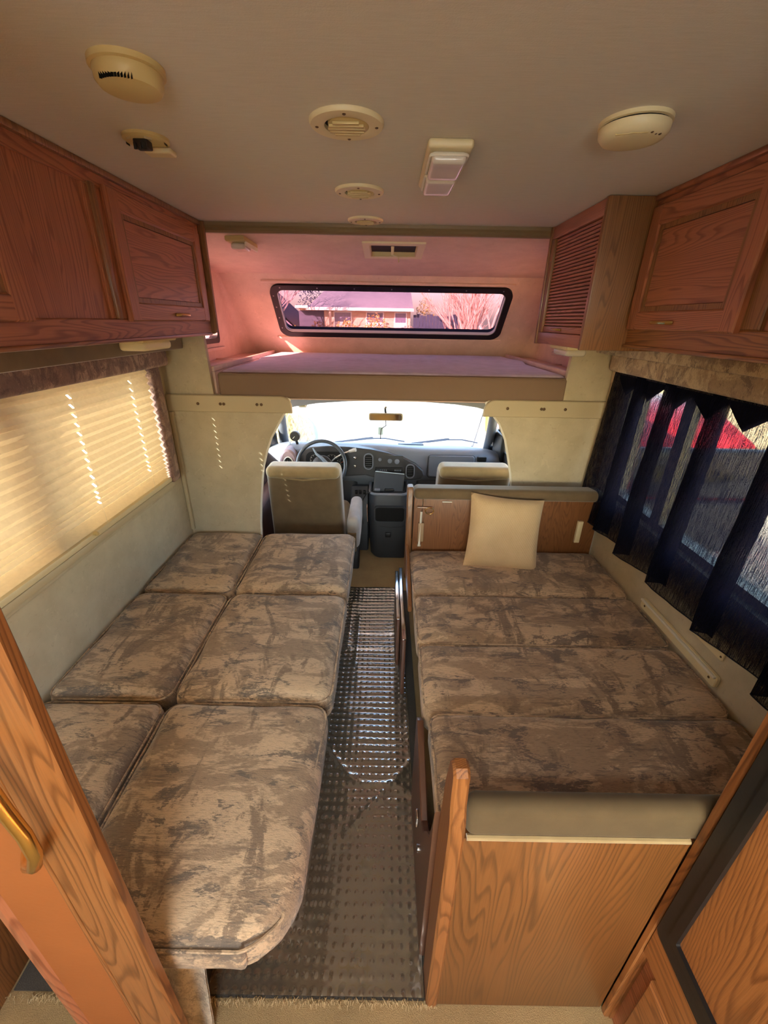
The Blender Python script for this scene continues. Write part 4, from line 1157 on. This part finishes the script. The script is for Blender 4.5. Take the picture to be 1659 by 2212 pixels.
for (a, b, rr) in ((-.035, .705, .012), (.035, .695, .016), (.085, .692, .018)):
    obj('knob', Geo().lathe([(rr, 0), (rr * .95, .010), (rr * .4, .013), (.001, .0135)], (a, byy(.03) - .004, b), (0, -1, 0), 16), M_dash, ctl)
rad = obj('radio', Geo().extr(rrect(-.070, .130, .582, .648, .005), MY, byy(.03) - .010, byy(.03) + .004, bev=.002), M_black, bz)
for k in range(6): obj('radio_button', Geo().box(-.058 + .013 * k, -.050 + .013 * k, byy(.03) - .013, byy(.03) - .009, .622, .632, .001), M_dash, rad)
for k in range(4): obj('radio_button', Geo().box(.070 + .013 * k, .078 + .013 * k, byy(.03) - .013, byy(.03) - .009, .622, .632, .001), M_dash, rad)
obj('radio_display', Geo().box(-.03, .06, byy(.03) - .0115, byy(.03) - .009, .600, .615), plain('display', (40, 44, 48), .2), rad)
for (a, b) in ((-.21, .715), (-.21, .655)):
    obj('switch_knob', Geo().lathe([(.011, 0), (.010, .012), (.004, .016), (.001, .0165)], (a, DF - .001, b), (0, -1, 0), 14), M_chrome, bz)
gb = obj('glove_box', Geo().extr(rrect(.315, .645, .565, .722, .02), lambda a, b, d: (a, 2.893 + d + .10 * max(0, b - .66), b), -.006, .03, bev=.005), M_dash, t)
obj('seam', Geo().tube([(a, 2.888 + .10 * max(0, b - .66), b) for a, b in rrect(.310, .650, .560, .727, .022)], .0018, 5, closed=True), M_dark, gb)
v = obj('side_badge', Geo().extr(rrect(.672, .735, .678, .715, .008), MY, 2.905, 2.925, bev=.002), M_dashd, t)
for k in range(5): obj('vent_louvre', Geo().box(.68, .728, 2.902, 2.906, .684 + .006 * k, .687 + .006 * k), M_dark, v)
# left end pod with oval vent
pod = obj('vent_pod', Geo().extr(ellipse(-.675, .68, .062, .095, 28), MY, 2.80, 2.93, bev=.012), M_pinkgrey, t)
obj('vent_ring', Geo().tube([(-.675 + .034 * math.cos(q), 2.797, .672 + .052 * math.sin(q)) for q in [2 * PI * k / 24 for k in range(24)]], .004, 6, closed=True), M_white, pod)
obj('vent_throat', Geo().extr(ellipse(-.675, .672, .033, .050), MY, 2.796, 2.802), M_dark, pod)
for k in range(4): obj('vent_louvre', Geo().box(-.693 + .012 * k, -.690 + .012 * k, 2.792, 2.797, .640, .705), M_chrome, pod)
obj('lower_panel', Geo().rbox(-.66, -.20, 2.90, 3.05, .30, .55, .04, 6), M_dashd, t)
obj('lower_panel', Geo().rbox(.24, .80, 2.93, 3.05, .36, .53, .03, 6), M_dashd, t)
obj('defrost_grille', Geo().box(.10, .30, 3.18, 3.22, .718, .724, .002), M_dashd, t)

# steering wheel
C = Vector((-.430, 2.705, .700)); tilt = math.radians(22)
ax = Vector((0, -math.cos(tilt), math.sin(tilt))); ux = Vector((1, 0, 0)); uz = ux.cross(ax) * -1
uz = Vector((0, math.sin(tilt), math.cos(tilt)))
t = thing('steering_wheel', 'black steering wheel with column stalks in front of the driver seat', 'steering wheel', tuple(C))
RW = .163
obj('rim', Geo().tube([C + ux * RW * math.cos(a) + uz * RW * math.sin(a) for a in [2 * PI * k / 48 for k in range(48)]], .0125, 10, closed=True), plain('wheel_leather', (62, 68, 76), .3), t)
obj('hub', Geo().lathe([(.07, .0), (.066, .02), (.04, .03), (.001, .032)], C + ax * -.035, ax, 24), M_dashd, t)
for a in (200, 340, 255, 285):
    q = math.radians(a); obj('spoke', Geo().tube([C + (ux * math.cos(q) + uz * math.sin(q)) * .05 - ax * .02, C + (ux * math.cos(q) + uz * math.sin(q)) * RW], [.016, .011], 8), M_dashd, t)
obj('column', Geo().tube([C - ax * .03, C - ax * .12, C - ax * .25], [.045, .055, .06], 16), M_dashd, t)
obj('gear_lever', Geo().tube([C - ax * .05 + ux * .04 + uz * .01, C - ax * .04 + ux * .09 + uz * .055, C - ax * .02 + ux * .150 + uz * .085, C - ax * .01 + ux * .195 + uz * .10], [.005, .005, .005, .006], 8), M_chrome, t)
obj('lever_knob', Geo().tube([C - ax * .014 + ux * .185 + uz * .097, C - ax * .006 + ux * .215 + uz * .106, C + ux * .232 + uz * .108], [.009, .012, .013], 10), M_armrest, t)
obj('wiper_stalk', Geo().tube([C - ax * .02 + ux * .055 - uz * .01, C + ux * .0 + uz * .05, C + ux * -.035 + uz * .075, C + ux * -.06 + uz * .115], [.014, .012, .008, .005], 8), plain('blue_grey_plastic', (120, 136, 150), .35), t)

# seats
def captain(x0, x1, yb, top, label, arm):
    t = thing('captain_seat', label, 'seat', ((x0 + x1) / 2, yb + .3, .0), 'cab captain seats')
    def lean(p, u, v, w):
        p.y += -.07 * (w * .5 + .5) + .07
        p.x += (p.x - (x0 + x1) / 2) * -.05 * (w * .5 + .5)
        return p
    obj('backrest', Geo().rbox(x0, x1, yb, yb + .15, .28, top - .01, .035, 10, lean), M_velour, t, 60)
    obj('headroll', Geo().rbox(x0 + .012, x1 - .012, yb - .012, yb + .13, top - .065, top + .008, .032, 12), M_velourg, t, 60)
    xc0, xc1 = x0 + .012, x1 - .012
    obj('welt', Geo().tube([(xc0 + .02, yb + .008, top - .055), ((xc0 + xc1) / 2, yb + .004, top - .072), (xc1 - .02, yb + .008, top - .055)], .005, 6), M_velourg, t)
    obj('cushion', Geo().rbox(x0, x1, yb + .12, yb + .58, .26, .40, .05, 8), M_velourg, t, 60)
    obj('pedestal', Geo().box(x0 + .06, x1 - .06, yb + .14, yb + .50, 0, .27, .01), M_black, t)
    if arm:
        a = obj('armrest', Geo().rbox(arm[0], arm[1], yb + .02, yb + .40, .28, .50, .035, 8, lambda p, u, v, w: Vector((p.x, p.y, p.z + (.06 * max(0, v) if w < 0 else 0) - (.0)))), M_armrest, t, 60)
        obj('armrest_back', Geo().rbox(arm[0] + .004, arm[1] - .018, yb + .012, yb + .03, .27, .40, .006, 5), M_velour, a)
        obj('hinge_cover', Geo().box(arm[0] + .01, arm[1] - .005, yb + .03, yb + .12, .13, .27, .01), M_black, t)
    return t
captain(-.70, -.248, 2.275, .820, 'tan velour driver seat with raised grey armrest', (-.228, -.150))
captain(.305, .745, 2.275, .835, 'tan velour passenger seat behind the headboard', None)

# centre console with a tablet on it
t = thing('console', 'charcoal centre console box with open storage pocket', 'console', (.04, 2.8, 0))
def cprof(x0, x1, y0, y1, r): return rrect(x0, x1, y0, y1, r, 5)
g = Geo()
lv = [(.0, -.075, .185, 2.675, 3.00), (.03, -.095, .19, 2.665, 3.00), (.20, -.105, .188, 2.655, 3.00), (.34, -.108, .182, 2.660, 3.00), (.46, -.108, .172, 2.672, 3.00), (.50, -.106, .170, 2.682, 3.0)]
loops = [[(a, b, z) for a, b in rrect(x0, x1, y0, y1, .06, 6)] for (z, x0, x1, y0, y1) in lv]
m = len(loops[0])
for L in loops: g.v += L
for i in range(len(loops) - 1):
    for k in range(m): g.f.append((i * m + k, i * m + (k + 1) % m, (i + 1) * m + (k + 1) % m, (i + 1) * m + k))
g.f.append(tuple(range(m))[::-1]); g.f.append(tuple((len(loops) - 1) * m + k for k in range(m)))
obj('body', g, M_console, t, 40)
pk = obj('pocket', Geo().ring(rrect(-.068, .150, .305, .425, .022), rrect(-.060, .142, .313, .417, .018), MY, 2.645, 2.672), M_console, t)
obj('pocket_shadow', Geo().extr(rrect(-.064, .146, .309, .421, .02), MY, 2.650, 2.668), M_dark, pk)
obj('latch', Geo().box(.012, .052, 2.645, 2.662, .185, .222, .003), M_black, t)
obj('seam', Geo().tube([(-.10, 2.70, .285), (-.06, 2.662, .272), (.04, 2.652, .262), (.12, 2.654, .265), (.175, 2.67, .275)], .002, 5), M_black, t)
obj('rim', Geo().tube([(a, b, .502) for a, b in rrect(-.102, .166, 2.684, 2.99, .055, 6)], .010, 8, closed=True), M_dash, t)
obj('tray', Geo().extr(rrect(-.09, .155, 2.70, 2.98, .04), MZ, .498, .504), M_dark, t)
tag(obj('paper_flap', Geo().extr([(2.70, .42), (2.76, .345), (2.79, .27), (2.765, .25), (2.715, .33), (2.685, .40)], MX, -.118, -.122), plain('pink_paper', (226, 176, 150), .6)), 'pink paper slip sticking out beside the console', 'paper')
t = thing('tablet', 'black tablet screen propped on the centre console', 'tablet', (.03, 2.76, .50))
RT = Matrix.Rotation(math.radians(5), 3, 'Y') @ Matrix.Rotation(math.radians(-14), 3, 'X')
pt = Vector((.030, 2.765, .553))
mpT = lambda a, b, d: tuple(pt + RT @ Vector((a, d, b)))
obj('case', Geo().extr(rrect(-.107, .107, -.070, .076, .010), mpT, -.008, .008, bev=.003), M_black, t)
obj('screen', Geo().extr(rrect(-.099, .099, -.058, .068, .004), mpT, -.0095, -.007), M_screen, t)
obj('top_edge', Geo().tube([mpT(-.102, .076, -.004), mpT(.102, .076, -.004)], .004, 6), plain('pale_edge', (190, 206, 214), .3), t)
obj('stand', Geo().rbox(.0, .07, 2.735, 2.80, .503, .522, .008, 4), M_black, t)
tag(obj('charging_cable', Geo().tube([(-.02, 2.72, .512), (-.07, 2.71, .515), (-.125, 2.70, .50), (-.155, 2.74, .43), (-.165, 2.75, .34), (-.15, 2.73, .25)], .0035, 6), M_black), 'thin black charging cable hanging over the console side', 'cable')
tag(obj('phone_charger', Geo().rbox(-.07, -.03, 2.715, 2.75, .504, .524, .006, 4), M_dash), 'small grey charger plug lying in the console tray', 'charger')
t = thing('engine_cover', 'sloping charcoal engine cover with three switches under the dashboard', 'engine cover', (-.18, 2.9, 0))
obj('shell', Geo().extr([(2.78, .0), (3.0, .0), (2.96, .37), (2.915, .485), (2.88, .485), (2.80, .38)], MX, -.245, -.115, bev=.008), M_console, t)
for k in range(3): obj('switch', Geo().box(-.215 + .030 * k, -.197 + .030 * k, 2.836, 2.862, .438, .462, .003), M_black, t)
# round gauge on the pillar
t = thing('dash_gauge', 'small round gauge on a stalk at the windshield pillar', 'gauge', (-.64, 2.9, .78))
obj('pod', Geo().lathe([(.034, .03), (.036, 0), (.033, -.006), (.030, -.006)], (-.640, 2.90, .845), (0, 1, 0), 24), M_black, t)
obj('dial', Geo().lathe([(.031, -.004), (.001, -.0045)], (-.640, 2.90, .845), (0, 1, 0), 24), plain('gauge_dial', (70, 62, 44), .4), t)
obj('needle', Geo().tube([(-.640, 2.893, .845), (-.654, 2.893, .83)], .0015, 5), M_white, t)
obj('stalk', Geo().tube([(-.635, 2.915, .815), (-.628, 2.93, .765)], .010, 8), M_black, t)
obj('wire', Geo().tube([(-.655, 2.91, .82), (-.685, 2.93, .79), (-.675, 2.94, .76)], .0015, 5), M_black, t)
# inside mirror
t = thing('rear_view_mirror', 'tan backed rear view mirror hanging from the windshield', 'mirror', (0, 2.97, 1.0))
obj('housing', Geo().rbox(-.120, .122, 2.94, 2.975, .955, 1.008, .016, 8), plain('mirror_back', (150, 140, 110), .4), t)
obj('glass', Geo().extr(rrect(-.112, .114, .961, 1.002, .014), MY, 2.938, 2.942), plain('mirror_glass', (180, 172, 150), .08, 1.0), t)
obj('mount', Geo().tube([(0, 2.965, 1.005), (-.005, 2.99, 1.03), (0, 3.02, 1.035)], .008, 8), M_black, t)
tag(obj('air_freshener', Geo().extr(rrect(-.052, -.018, .845, .900, .006), MY, 2.985, 2.989), plain('pale_blue_card', (176, 200, 204), .7)), 'pale blue air freshener card hanging below the mirror', 'air freshener')
tag(obj('mirror_arm', Geo().tube([(.0, 2.975, .955), (.004, 2.98, .915), (-.03, 2.985, .89), (-.035, 2.986, .85), (-.035, 2.987, .815)], .0035, 6), M_dashd), 'thin dark cord hanging below the mirror', 'cord')
# wipers outside the glass
def wsz(y): return 1.12 - (y - 2.86) / .56 * .5
for (xa, xb, xc, lb) in ((-.42, -.10, .16, 'windshield wiper resting in front of the driver'), (.22, .52, .76, 'windshield wiper resting in front of the passenger')):
    q = thing('wiper', lb, 'wiper', (xb, 3.36, .68), 'windshield wipers')
    obj('arm', Geo().tube([(xa, 3.42, .665), ((xa + xb) / 2, 3.38, .70), (xb, 3.34, .735)], [.010, .007, .006], 6), M_dashd, q)
    obj('blade', Geo().tube([(xa + .12, 3.375, .690), (xb - .02, 3.345, .722), (xb + .10, 3.335, .728), (xc, 3.37, .695)], .006, 6), M_black, q)
t = thing('toll_tag', 'small white tag stuck at the top corner of the windshield', 'tag', (-.57, 2.9, 1.07))
obj('card', Geo().extr([(-.605, 1.075), (-.532, 1.075), (-.545, 1.050), (-.592, 1.050)], MY, 2.885, 2.889), M_white, t)
obj('marking', Geo().extr([(-.585, 1.070), (-.552, 1.070), (-.552, 1.058), (-.585, 1.058)], MY, 2.883, 2.885), plain('dim_print', (150, 140, 90), .6), t)
t = thing('fender_antenna', 'thin black radio antenna rising in front of the passenger side', 'antenna', (.80, 3.6, .3))
obj('mast', Geo().tube([(.77, 3.62, .555), (.90, 3.66, 1.15)], [.004, .0025], 6), M_black, t)
obj('base', Geo().lathe([(.02, 0), (.012, .03), (.005, .05)], (.77, 3.62, .552), (0, 0, 1), 10), M_black, t)
tag(obj('engine_hood', Geo().rbox(-.86, .87, 3.44, 4.05, -.1, .56, .12, 8, lambda p, u, v, w: Vector((p.x, p.y, p.z - .16 * max(0, v) * max(0, w)))), plain('white_paint', (226, 226, 222), .3)), 'white engine hood of the motorhome beyond the windshield', 'hood')
# ------------------------------------------------------------------ outside
GZ = -.75
M_concrete = plain('pale_concrete', (206, 202, 194), .85, grain=.2, gscale=30, var=.06)
M_lawn = carpet('dry_lawn', (176, 158, 84), 40, .5)
struct('ground', Geo().box(-60, 60, -40, 80, GZ - .2, GZ), M_concrete, 'pale sunlit concrete ground outside')
def lawn(pts, name, label):
    o = obj(name, Geo().extr(pts, MZ, GZ, GZ + .05), M_lawn); o['kind'] = 'stuff'; tag(o, label, 'grass'); return o
lawn([(-9, 5), (-1.55, 7.6), (-1.5, 8.8), (-1.75, 10.0), (-2.2, 11.2), (-9, 11.6)], 'lawn', 'yellow dry grass verge seen through the windshield')
lawn([(-30, 18.0), (30, 18.0), (30, 20.5), (-30, 20.5)], 'lawn', 'dry grass in front of the brick house')
lawn([(2.0, -6), (6.9, -6), (6.9, 2.0), (2.0, 2.0)], 'lawn', 'dry grass beside the passenger side window')
rndb = random.Random(5)
tg = Geo()
for k in range(2600):
    x = rndb.uniform(-4.5, -1.6); y = rndb.uniform(7.7, 11.0)
    if x > -1.55 - .35 * max(0, y - 9): continue
    h = rndb.uniform(.05, .12); a = rndb.uniform(0, 6.28); dx, dy = .03 * math.cos(a), .03 * math.sin(a)
    tg.add([(x - dx, y - dy, GZ + .051), (x + dx, y + dy, GZ + .051), (x + rndb.uniform(-.04, .04), y, GZ + .05 + h)], [(0, 1, 2)])
o = obj('grass_tufts', tg, plain('straw_grass', (196, 172, 90), .9)); tag(o, 'straw coloured grass blades on the verge', 'grass', kind='stuff')
# house across the street
HY = 24.0
M_brick = plain('tan_brick', (200, 172, 146), .9, var=.15)
M_roof = plain('grey_shingles', (160, 152, 156), .9, grain=.5, gscale=8, var=.18)
M_siding = plain('dark_siding', (92, 84, 96), .8)  # dark mauve grey for the porch wall and garage roof
t = thing('house', 'single storey brick house with pale shingle roof across the street', 'house', (-1.5, HY + 3, GZ))
obj('wall', Geo().box(-4.6, 1.2, HY, HY + 7, GZ, 2.15), M_brick, t)
obj('porch_wall', Geo().box(-4.6, -3.3, HY - .02, HY + .0, GZ, 2.0), M_siding, t)
obj('roof', Geo().add([(-4.1, HY - .6, 2.10), (1.3, HY - .6, 2.12), (1.3, HY + 3.4, 3.35), (-3.4, HY + 3.4, 3.35), (1.3, HY + 7.6, 2.1), (-4.1, HY + 7.6, 2.1)], [(0, 1, 2, 3), (3, 2, 4, 5), (0, 3, 5), (1, 4, 2)]), M_roof, t)
obj('fascia', Geo().box(-4.12, 1.32, HY - .64, HY - .58, 2.02, 2.16), M_white, t)
obj('porch_roof', Geo().box(-4.65, -4.0, HY - .7, HY + 4, 2.10, 2.22), M_white, t)
obj('post', Geo().box(-2.98, -2.86, HY - .5, HY - .38, GZ, 2.05), M_brick, t)
for (a, b) in ((-2.80, -1.85), (-1.12, -.18), (.35, 1.02)):
    w = obj('window', Geo().box(a, b, HY - .04, HY, .2, 2.0), M_white, t)
    obj('pane', Geo().box(a + .06, b - .06, HY - .05, HY - .03, 1.50, 1.94), plain('mauve_grey_glass', (120, 110, 130), .2), w)  # upper pane darker than the lower one
    obj('pane', Geo().box(a + .06, b - .06, HY - .05, HY - .03, .3, 1.44), plain('bright_curtain', (210, 200, 196), .6), w)
t = thing('garage', 'mauve gabled garage left of the brick house', 'garage', (-7.5, HY - 2, GZ))
obj('wall', Geo().extr([(-9.7, GZ), (-5.0, GZ), (-5.0, 1.2), (-7.3, 3.2), (-9.7, 1.2)], MY, HY + .4, HY + 6), plain('mauve_siding', (150, 126, 140), .8), t)
obj('roof', Geo().add([(-7.3, HY + .1, 3.4), (-4.7, HY + .1, 1.1), (-4.7, HY + 6, 1.1), (-7.3, HY + 6, 3.4), (-9.9, HY + .1, 1.1), (-9.9, HY + 6, 1.1)], [(0, 1, 2, 3), (0, 3, 5, 4)]), M_siding, t)
t = thing('board_fence', 'dark upright board fence between the house and the bare tree', 'fence', (2.0, HY - .3, GZ))
for k in range(14):
    x = 1.35 + k * .17
    obj('board', Geo().box(x, x + .155, HY - .1 + .01 * (k % 2), HY - .06 + .01 * (k % 2), GZ, 1.88 + .05 * math.sin(k * 1.7)), plain('navy_grey_board', (64, 66, 86), .85) if k == 0 else bpy.data.materials['navy_grey_board'], t)
t = thing('board_fence', 'long weathered tan fence beyond the navy curtain window', 'fence', (7, 2, GZ))
for k in range(40):
    y = -5 + k * .42
    obj('board', Geo().box(7.0, 7.04, y, y + .40, GZ, 1.25 + .02 * math.sin(k)), plain('tan_board', (222, 202, 166), .9) if k == 0 else bpy.data.materials['tan_board'], t)
# bare trees
def tree(name, label, base, h, seed, mt, nb=5, depth=4, spread=.55, r0=.12, group=None, multi=1):
    rn = random.Random(seed)
    t = thing(name, label, 'tree', base, group)
    trunk, br = Geo(), Geo()
    def grow(p, d, L, r, dep, g):
        pts = [p]; q = Vector(p)
        for k in range(3):
            d = (d + Vector((rn.uniform(-.16, .16), rn.uniform(-.16, .16), rn.uniform(-.05, .12)))).normalized()
            q = q + d * L / 3; pts.append(q.copy())
        g.tube(pts, [r, r * .86, r * .72, r * .58], 5, cap=False)
        if dep <= 0: return
        for k in range(nb if dep > 1 else 4):
            a = rn.uniform(0, 2 * PI); s = rn.uniform(.6, 1.0) * spread
            nd = (d + Vector((math.cos(a) * s, math.sin(a) * s, rn.uniform(-.1, .35)))).normalized()
            st = pts[rn.choice((1, 2, 3, 3))]
            grow(st, nd, L * rn.uniform(.55, .78), r * .55, dep - 1, br)
    for k in range(multi):
        a = 2 * PI * k / multi
        d0 = Vector((math.cos(a) * .28, math.sin(a) * .28, 1)).normalized() if multi > 1 else Vector((.03, 0, 1))
        grow(Vector(base), d0, h * .42, r0, depth, trunk)
    obj('trunk', trunk, mt, t); o = obj('branches', br, mt, t); o['kind'] = 'stuff'
M_bark = plain('pale_bark', (216, 176, 160), .9)
M_bark2 = plain('grey_pink_bark', (190, 160, 160), .9)
tree('bare_tree', 'many stemmed bare crape myrtle in front of the dark fence', (4.0, HY - 1.2, GZ + .05), 5.2, 3, M_bark, 4, 3, .6, .075, 'bare trees across the street', 7)
tree('bare_tree', 'bare tree with fine pale twigs near the mauve garage', (-5.6, HY - 2.5, GZ + .05), 6.4, 9, M_bark2, 4, 4, .75, .10, 'bare trees across the street')
tree('bare_tree', 'bare tree standing behind the yellow shrub', (6.2, HY + 4.5, GZ), 6.5, 21, M_bark, 4, 4, .65, .10, 'bare trees across the street', 2)
t = thing('leaning_post', 'pale leaning post among the crape myrtle stems', 'post', (4.7, HY - 1.6, GZ + .05))
obj('pole', Geo().tube([(5.2, HY - 1.6, GZ), (4.35, HY - 1.6, 2.0)], .09, 8), plain('pale_post', (220, 206, 200), .8), t)
def shrub(label, c, rx, ry, rz, seed, rgb, n=900, leaf=.07):
    rn = random.Random(seed); g = Geo()
    for k in range(n):
        d = Vector((rn.gauss(0, 1), rn.gauss(0, 1), rn.gauss(0, 1))).normalized() * (rn.random() ** .4)
        p = Vector((c[0] + d.x * rx, c[1] + d.y * ry, c[2] + .08 + rz + d.z * rz))
        a = Vector((rn.gauss(0, 1), rn.gauss(0, 1), rn.gauss(0, 1))).normalized() * leaf
        b = a.orthogonal().normalized() * leaf * .5
        g.add([p - a, p + b, p + a, p - b], [(0, 1, 2, 3)])
    t = thing('shrub', label, 'shrub', c, 'shrubs across the street')
    obj('foliage', g, plain('leaf_%d' % seed, rgb, .8), t, 0)['kind'] = 'stuff'
    st = Geo()
    for k in range(5):
        a = k * 1.26; st.tube([c, (c[0] + rx * .4 * math.cos(a), c[1] + ry * .4 * math.sin(a), c[2] + rz * 1.2)], [.02, .008], 5)
    obj('stems', st, M_bark2, t)
shrub('rusty brown shrub at the porch of the house', (-3.5, HY - 1.0, GZ + .05), .55, .5, 1.10, 31, (150, 112, 84))
shrub('gold leaved shrub below the first house window', (-2.1, HY - .9, GZ + .05), .8, .5, 1.15, 32, (196, 160, 96))
shrub('tall gold leaved shrub between two house windows', (-.6, HY - .9, GZ + .05), .7, .5, 1.30, 33, (206, 168, 104))
shrub('rosy brown shrub at the corner of the house', (1.0, HY - .9, GZ + .05), .7, .5, 1.0, 34, (160, 118, 104))
shrub('big yellow shrub at the edge of the street', (6.4, HY - 2.5, GZ + .05), 1.0, .8, 1.75, 35, (214, 170, 84), 1600)
shrub('green gold tree crown leaning over the fence corner', (2.05, HY + 1.0, GZ), .65, .6, 1.75, 36, (176, 150, 92))
shrub('low yellow shrub in front of the mauve garage', (-4.7, HY - .8, GZ + .05), .5, .4, .95, 37, (206, 170, 90))
shrub('tall dark evergreen shrub behind the porch roof', (-5.2, HY + 9.5, GZ), 1.4, 1.0, 2.6, 38, (70, 64, 90), 1500)
# parked red car beside the motorhome
M_red = plain('red_car_paint', (190, 26, 34), .22, **{'Coat Weight': 1.0})
M_cglass = plain('tinted_car_glass', (22, 24, 30), .1)
t = thing('red_car', 'red car parked alongside the passenger side', 'car', (3.0, 6.2, GZ))
cp = [(3.90, GZ + .25), (8.60, GZ + .25), (8.75, GZ + .55), (8.65, GZ + .82), (7.50, GZ + 1.0), (6.75, GZ + 1.42), (6.30, GZ + 1.50), (4.90, GZ + 1.50), (4.20, GZ + 1.25), (3.85, GZ + .95)]
obj('body', Geo().extr(cp, MX, 2.25, 3.85, bev=.07), M_red, t)
obj('side_glass', Geo().extr([(4.30, GZ + .75), (7.30, GZ + .72), (6.65, GZ + 1.34), (6.30, GZ + 1.41), (4.95, GZ + 1.41)], MX, 2.235, 2.30), M_cglass, t)
obj('rear_glass', Geo().box(2.40, 3.70, 3.80, 3.90, GZ + .80, GZ + 1.30, .03), M_cglass, t)
obj('rear_bumper', Geo().box(2.30, 3.80, 3.76, 3.92, GZ + .22, GZ + .78, .04), plain('charcoal_bumper', (48, 50, 56), .6), t)
for y in (4.65, 7.75):
    w = obj('wheel', Geo().lathe([(.20, .0), (.31, .01), (.33, .05), (.33, .17), (.31, .2)], (2.23, y, GZ + .33), (1, 0, 0), 24), M_black, t)
    obj('hub_cap', Geo().lathe([(.19, -.006), (.05, -.012), (.001, -.013)], (2.23, y, GZ + .33), (1, 0, 0), 16), M_steel, w)
# white pickup further ahead
t = thing('white_pickup', 'white pickup truck parked ahead of the passenger side', 'truck', (4.0, 12, GZ))
M_wp = plain('white_truck_paint', (228, 228, 224), .3)
ar = [(11.3 + .55 * math.cos(a), GZ + .42 + .55 * math.sin(a)) for a in [PI * k / 10 for k in range(11)]]
obj('body', Geo().extr([(10.2, GZ + .35)] + [(10.3, GZ + .42)] + ar[::-1] + [(12.4, GZ + .42), (15.4, GZ + .42), (15.4, GZ + 1.15), (13.9, GZ + 1.2), (13.5, GZ + 1.85), (12.2, GZ + 1.85), (11.8, GZ + 1.25), (10.3, GZ + 1.15), (10.15, GZ + .8)], MX, 2.75, 4.6), M_wp, t)
for y in (11.3, 14.4):
    w = obj('wheel', Geo().lathe([(.24, .0), (.40, .01), (.43, .06), (.43, .22), (.40, .26)], (2.76, y, GZ + .43), (1, 0, 0), 24), M_black, t)
    obj('hub_cap', Geo().lathe([(.24, -.006), (.08, -.02), (.001, -.021)], (2.76, y, GZ + .43), (1, 0, 0), 16), M_steel, w)
obj('head_lamp', Geo().rbox(2.73, 3.1, 10.12, 10.35, GZ + .78, GZ + 1.0, .03, 4), M_steel, t)
t = thing('yellow_bin', 'yellow bin with red lid standing behind the red car', 'bin', (3.05, 9.6, GZ))
obj('body', Geo().lathe([(.26, 0), (.33, .85)], (2.62, 9.8, GZ), (0, 0, 1), 20), plain('yellow_plastic', (236, 168, 30), .5), t)
obj('lid', Geo().lathe([(.35, .85), (.34, .92), (.1, 1.0), (.001, 1.0)], (2.62, 9.8, GZ), (0, 0, 1), 20), plain('red_plastic', (206, 40, 30), .5), t)
# ------------------------------------------------------------------ unseen fill lamps added behind the viewer
def dome(x, y, label, power, col):
    t = thing('added_fill_lamp', label, 'lamp', (x, y, ZC - .05), 'added fill lamps')
    obj('base', Geo().rbox(x - .16, x + .16, y - .07, y + .07, ZC - .02, ZC, .008, 5), M_cream, t)
    obj('diffuser', Geo().rbox(x - .145, x + .145, y - .058, y + .058, ZC - .045, ZC - .018, .012, 5), emis('lit_diffuser', (1, .82, .58), 6.0), t)
    d = bpy.data.lights.new('fill_glow', 'AREA'); d.shape = 'RECTANGLE'; d.size = .28; d.size_y = .11; d.energy = power; d.color = col
    o = bpy.data.objects.new('fill_glow', d); COL.objects.link(o); o.parent = t; o.location = (0, 0, -.002)
dome(-.15, -.35, 'unseen fill lamp added above the galley', 5.6, (1, .96, .90))
dome(.1, -1.25, 'unseen fill lamp added near the rear wall', 10, (1, .96, .90))
